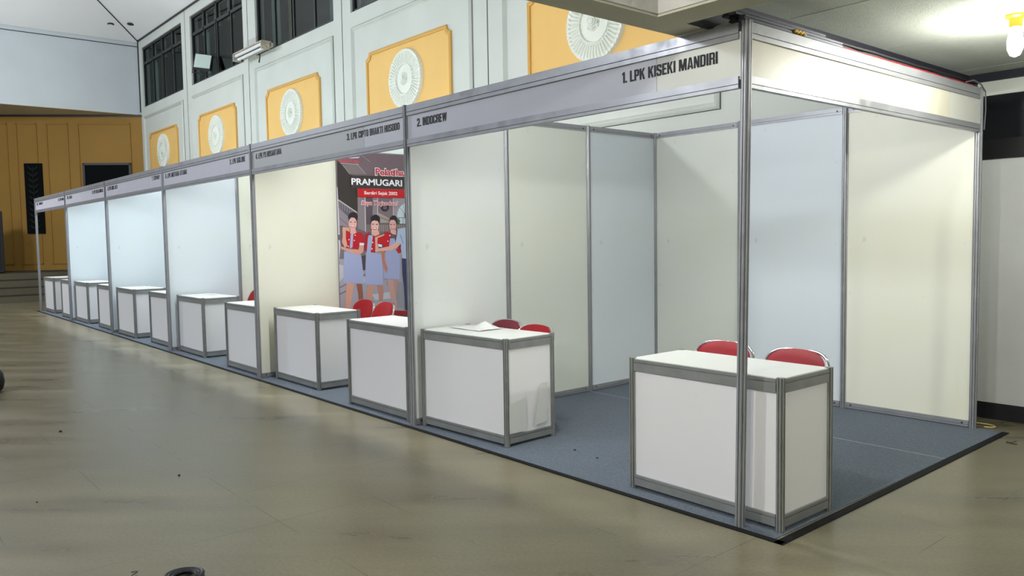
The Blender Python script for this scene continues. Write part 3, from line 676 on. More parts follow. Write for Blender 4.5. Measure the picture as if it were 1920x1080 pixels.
# ================================================================ CHAIRS
def make_chair(m_, label, group):
    t = thing('folding_chair', label, 'chair', (0, 0, .005), 0, group)
    def back_arc(w_, z_top, z_side, y_of, n=16):
        P = []
        for k in range(n+1):
            a = PI*k/n; ex = .55
            x = -w_*math.copysign(abs(math.cos(a))**ex, math.cos(a)); z = z_side+(z_top-z_side)*(math.sin(a)**.75)
            P.append((x, y_of(z)+(.03*(1-(x/w_)**2)), z))
        return P
    yo = lambda z: .06+(z-.44)*.36
    arc = [(x, y+.018, z) for x, y, z in back_arc(.217, .784, .652, yo)]
    P = [(-.222, yo(.47), .47)]+arc+[(.222, yo(.47), .47)]
    MB().tube(P, .0095, 10).build('back_frame', M_chrome, t, smooth=True)
    for sx in (-1, 1):
        MB().tube([(sx*.222, yo(.47), .47), (sx*.222, .0, .40), (sx*.218, -.2, .012)], .0115, 10).build('leg', M_chrome, t, smooth=True)
        MB().tube([(sx*.195, -.13, .425), (sx*.197, .04, .30), (sx*.197, .22, .012)], .0105, 10).build('leg', M_chrome, t, smooth=True)
        for (x, y) in ((sx*.218, -.2), (sx*.197, .22)): pass
    MB().tube([(-.21, -.17, .075), (.21, -.17, .075)], .008, 8).build('cross_bar', M_chrome, t); MB().tube([(-.195, .2, .06), (.195, .2, .06)], .008, 8).build('cross_bar', M_chrome, t)
    # backrest: padded sheet inside the tube
    b = MB(); nx, nz = 18, 10; vs = []
    for side_ in (0, 1):
        for j in range(nz+1):
            for i in range(nx+1):
                x = -.208+.416*i/nx; f = j/nz
                zt = .66+(.790-.66)*max(0, 1-abs(x/.208)**2.9)**.5; zb = .50+.02*(abs(x/.208)**3)
                z = zb+(zt-zb)*f; ed = max(0, 1-(abs(x)/.208)**6)*max(0, 1-abs(2*f-1)**6)
                y = yo(z)+.03*(1-(x/.222)**2)+(-1 if side_ == 0 else 1)*(.004+.014*ed)
                vs.append((x, y, z))
    M_ = (nx+1)*(nz+1); fs = []
    for j in range(nz):
        for i in range(nx):
            q = j*(nx+1)+i; fs.append((q, q+1, q+nx+2, q+nx+1)); fs.append((M_+q, M_+q+nx+1, M_+q+nx+2, M_+q+1))
    for i in range(nx): fs.append((i, M_+i, M_+i+1, i+1)); q = nz*(nx+1)+i; fs.append((q, q+1, M_+q+1, M_+q))
    for j in range(nz): q = j*(nx+1); fs.append((q, q+nx+1, M_+q+nx+1, M_+q)); q += nx; fs.append((q, M_+q, M_+q+nx+1, q+nx+1))
    b.add(vs, fs); b.build('backrest', m_, t, smooth=True)
    # seat cushion
    b = MB(); P = []
    for k in range(28):
        a = 2*PI*k/28; cx = math.copysign(abs(math.cos(a))**.5, math.cos(a)); cy = math.copysign(abs(math.sin(a))**.5, math.sin(a)); P.append((cx*.19, cy*.18-.03))
    prof = [(.9, .425), (1, .435), (1, .455), (.9, .468), (.5, .473), (.02, .474)]
    vs = [(x*s_, (y+.03)*s_-.03, z) for s_, z in prof for x, y in P]; n = 28
    b.add(vs, [(i*n+k, i*n+(k+1) % n, (i+1)*n+(k+1) % n, (i+1)*n+k) for i in range(len(prof)-1) for k in range(n)]+[tuple(range(n-1, -1, -1)), tuple((len(prof)-1)*n+k for k in range(n))])
    b.build('seat', m_, t, smooth=True)
    return t
CHG = 'red folding chairs behind the counters'
ch = make_chair(M_red, 'red folding chair behind the corner counter, partly hidden by the corner post', CHG); ch.location = (-.70, .67, .005); ch.rotation_euler = (0, 0, .02)
for x, y, r, lb in ((-.215, .66, -.08, 'red folding chair behind the corner counter, right of the corner post'),
                    (-2.325, .52, 0, 'bright red folding chair behind the film-covered counter, right of the maroon one'),
                    (-5.70, .95, .05, 'red folding chair in front of the poster, the left and rear one of two'),
                    (-5.24, .93, -.05, 'red folding chair in front of the poster, the right one of two'),
                    (-8.74, .95, 0, 'red folding chair half hidden behind the post of the third booth'),):
    dup(ch, (x, y, .005), r, lb, CHG)
cm = make_chair(M_maroon, 'maroon folding chair against the side wall, behind the film-covered counter', CHG); cm.location = (-2.775, .60, .005)

# ================================================================ CARPET
b = MB().box(-18.1, -.03, 0, .19, 3.0, .004); cp = b.build('carpet', M_carpet); tag(cp, 'blue grey felt carpet under the booths', 'carpet')
b = MB().box(-18.15, -.065, .0, .25, -.028, .0055); b.add([(.21, -.065, 0), (.255, -.065, 0), (.235, 3.0, 0), (.19, 3.0, 0), (.21, -.065, .0055), (.255, -.065, .0055), (.235, 3.0, .0055), (.19, 3.0, .0055)], [(0,1,2,3),(4,5,6,7),(0,1,5,4),(1,2,6,5),(2,3,7,6),(3,0,4,7)])
b.build('edge_tape', M_tape, cp)
MB().box(-3, 1.975, .004, .19, 1.99, .0047).build('seam_tape', M_seam, cp)

# ================================================================ THINGS ON TOP OF THE SIDE FASCIA
for k, (x, z, rz, y0, L_) in enumerate(((-.005, 2.514, .0, -.02, .95), (-.05, 2.514, .0, -.03, .9), (-.03, 2.541, .0, -.06, .85), (-.075, 2.541, .0, -.05, .8))):
    t = thing('spare_rail', 'spare aluminium rail on the side fascia by the corner post, '+['lower one by the edge', 'lower one inside', 'upper one by the edge', 'upper one inside'][k], 'rail', (x, y0, z), rz, 'spare aluminium rails on the fascia')
    b = MB(); pr = [(-.02, 0, -.013), (.02, 0, -.013), (.02, 0, -.003), (.014, 0, -.003), (.014, 0, .003), (.02, 0, .003), (.02, 0, .013), (-.02, 0, .013), (-.02, 0, .003), (-.014, 0, .003), (-.014, 0, -.003), (-.02, 0, -.003)]
    b.prism(pr, (0, 0, 0), (0, L_, 0)); b.build('extrusion', mat('dull_aluminium', (96, 96, 104), .35, .9) if k % 2 == 0 else mat('dark_anodised', (30, 30, 38), .45, .4), t)
b = MB(); random.seed(2)  # black tubes added to darken the strip where the gap lies in shade
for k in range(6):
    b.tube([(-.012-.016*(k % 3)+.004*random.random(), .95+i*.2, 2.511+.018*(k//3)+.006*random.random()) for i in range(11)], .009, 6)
o = b.build('shade_gap_filler', mat('shade_gap_black', (18, 18, 22), .6)); tag(o, 'added black tubes standing in for the shaded gap on top of the side fascia', 'cable')
b = MB(); random.seed(5)
for k in range(3):
    P = [(.004+.006*random.random(), .45+i*.085, 2.502+.006*random.random()) for i in range(29)]
    b.tube(P, .0016, 6)
o = b.build('red_cable', mat('red_cable', (196, 24, 40), .5)); tag(o, 'loose red cables trailing along the top of the right side fascia', 'cable')
P = [(.018, .42+i*.008, 2.506+.012*abs(math.sin(i*.8))) for i in range(14)]
o = MB().tube(P, .008, 6).build('yellow_tape', mat('yellow_tape', (220, 170, 20), .5)); tag(o, 'knot of yellow tape on the right side fascia near the corner post', 'tape')
# crumpled paper wedge above the front fascia
b = MB(); vs = []; n = 9; random.seed(11)
for i in range(n+1):
    for j in range(3): vs.append((-.36+.034*i, .03+.05*j, 2.503+(.012+.035*i/n)*(j == 1)+.004*random.random()))
b.add(vs, [(i*3+j, (i+1)*3+j, (i+1)*3+j+1, i*3+j+1) for i in range(n) for j in range(2)])
o = b.build('crumpled_paper', mat('old_paper', (214, 208, 190), .8)); md = o.modifiers.new('s', 'SOLIDIFY'); md.thickness = .002
tag(o, 'crumpled off-white paper stuck on top of the fascia, left of the corner post', 'paper')
# hanging grey tape at the right end of the side fascia
b = MB().tube([(.022, 2.66, 2.505), (.03, 2.78, 2.53), (.035, 2.9, 2.515), (.036, 2.985, 2.47), (.034, 3.0, 2.35), (.03, 2.99, 2.2)], .005, 6)
o = b.build('hanging_strap', mat('strap_grey', (96, 92, 98), .6)); tag(o, 'thin grey strap looped over the right end of the side fascia', 'strap')

# ================================================================ ON THE LONG WALL
t = thing('floodlight', 'square floodlight standing on the sill of the second window from the end wall', 'lamp', (-16.35, YW-.25, 5.31), .95)
MB().box(-.2, -.07, .1, .2, .03, .47).build('housing', M_black, t, bevel=.02); MB().box(-.175, -.078, .125, .175, -.069, .445).build('lens', mat('floodlight_lens', (196, 214, 206), .3), t)
b = MB().tube([(-.215, 0, .28), (-.215, 0, .02), (.215, 0, .02), (.215, 0, .28)], .012, 6); b.box(-.03, -.03, 0, .03, .03, .03); b.build('bracket', M_black, t); t.rotation_euler = (-.22, .12, .95)
t = thing('twin_tube_lamp', 'unlit twin tube lamp with rusty ends sticking out between two windows', 'lamp', (-13.55, YW-.28, 5.30), .0)
M_rust = mat('rusty_metal', (186, 176, 160), .8, var=.4, vscale=20)
b = MB().box(-.72, -.04, .06, .72, .2, .085); b.box(-.72, .16, -.02, .72, .2, .085); b.build('housing', M_rust, t)
for dz, dy in ((.03, .0), (-.035, .05)): MB().tube([(-.68, dy, dz), (.68, dy, dz)], .03, 12).build('tube', mat('unlit_tube', (226, 230, 232), .4), t, smooth=True)
for x in (-.71, .71): MB().box(x-.015, -.05, -.08, x+.015, .12, .07).build('end_holder', M_rust, t)
MB().tube([(-.1, .2, 0), (-.1, .28, -.02), (-.15, .27, -.16)], .015, 6).build('bracket', M_black, t)

# ================================================================ FLOOR BITS
def coil(name, x, y, label, cat, R, r, turns, m_, z0=0, group=None):
    b = MB()
    for k in range(turns):
        a = random.random(); RR = R-.014*(k % 3); zz = z0+r+r*1.7*(k//3)
        b.tube([(RR*math.cos(2*PI*i/36)*(1+.03*math.sin(3*2*PI*i/36+k)), RR*math.sin(2*PI*i/36), zz+.003*math.sin(2*2*PI*i/36+k)) for i in range(36)], r, 8, True)
    o = b.build(name, m_, smooth=True, loc=(x, y, 0)); tag(o, label, cat, group); return o
M_cord = mat('black_cord', (14, 15, 20), .4)
coil('cable_coil', -1.245, -2.33, 'thick black cable coil cut off by the bottom edge', 'cable', .075, .009, 9, M_cord)
t = thing('duffel_bag', 'round black bag on the floor at the left edge', 'bag', (-7.235, -2.315, 0))
MB().lathe([(.10, 0), (.135, .03), (.15, .10), (.14, .18), (.10, .24), (.04, .26)], (0, 0, 0), 28).build('bag_body', mat('black_nylon', (14, 14, 17), .6, bump=.3, bscale=60), t, smooth=True)
MB().tube([(-.07, 0, .24), (-.06, 0, .31), (0, 0, .34), (.06, 0, .31), (.07, 0, .24)], .010, 8).build('handle', M_cord, t, smooth=True)
o = MB().tube([(-1.53+.12*i/12, -2.47+.02*math.sin(i*.6), .004+.01*math.sin(PI*i/12)) for i in range(13)], .002, 6).build('thin_wire', M_cord); tag(o, 'thin black wire on the floor left of the cable coil', 'wire')
b = MB().tube([(.02+.09*math.cos(a), 3.10+.055*math.sin(a), .008) for a in [i*.3-1.2 for i in range(14)]], .006, 6)
o = b.build('cord_loop', mat('beige_cord', (198, 176, 120), .6)); tag(o, 'beige cord loop on the floor at the right end post', 'cord')
random.seed(9)
M_deb = mat('dark_debris', (26, 24, 22), .8); M_leaf = mat('dry_leaf', (70, 52, 34), .8)
def bit(x, y, s_, m_, label, z=0, group='dark bits on the floor'):
    b = MB(); P = []
    for k in range(7):
        a = 2*PI*k/7; q = s_*(.6+.6*random.random()); P.append((q*math.cos(a), q*.6*math.sin(a)))
    b.add([(x_, y_, 0) for x_, y_ in P]+[(x_*.5, y_*.5, s_*.5) for x_, y_ in P], [tuple(range(6, -1, -1)), tuple(range(7, 14))]+[(k, (k+1) % 7, 7+(k+1) % 7, 7+k) for k in range(7)])
    o = b.build('debris', m_, loc=(x, y, z)); tag(o, label, 'debris', group)
bit(-2.92, -1.82, .016, M_deb, 'dark scrap in the middle of the bare floor'); bit(-4.80, -2.13, .022, M_deb, 'dark scrap on the floor at the far left')
bit(-1.60, .40, .014, M_deb, 'dark chip on the carpet, the left of two beside the counters', .005); bit(-1.36, .37, .012, M_deb, 'dark chip on the carpet, the right of two beside the counters', .005)
bit(-2.95, -2.6, .012, M_leaf, 'brown speck on the floor at the lower left')
b = MB().tube([(0, 0, .004), (.03, .01, .006), (.05, .04, .012)], .003, 5); b.tube([(.0, .02, .004), (.04, -.01, .005), (.07, .0, .004)], .004, 5); b.tube([(.05, .04, .012), (.055, .02, .02)], .002, 5)
o = b.build('dry_twig', M_leaf, loc=(.31, 2.70, 0)); tag(o, 'dry twig on the floor right of the carpet corner', 'twig')

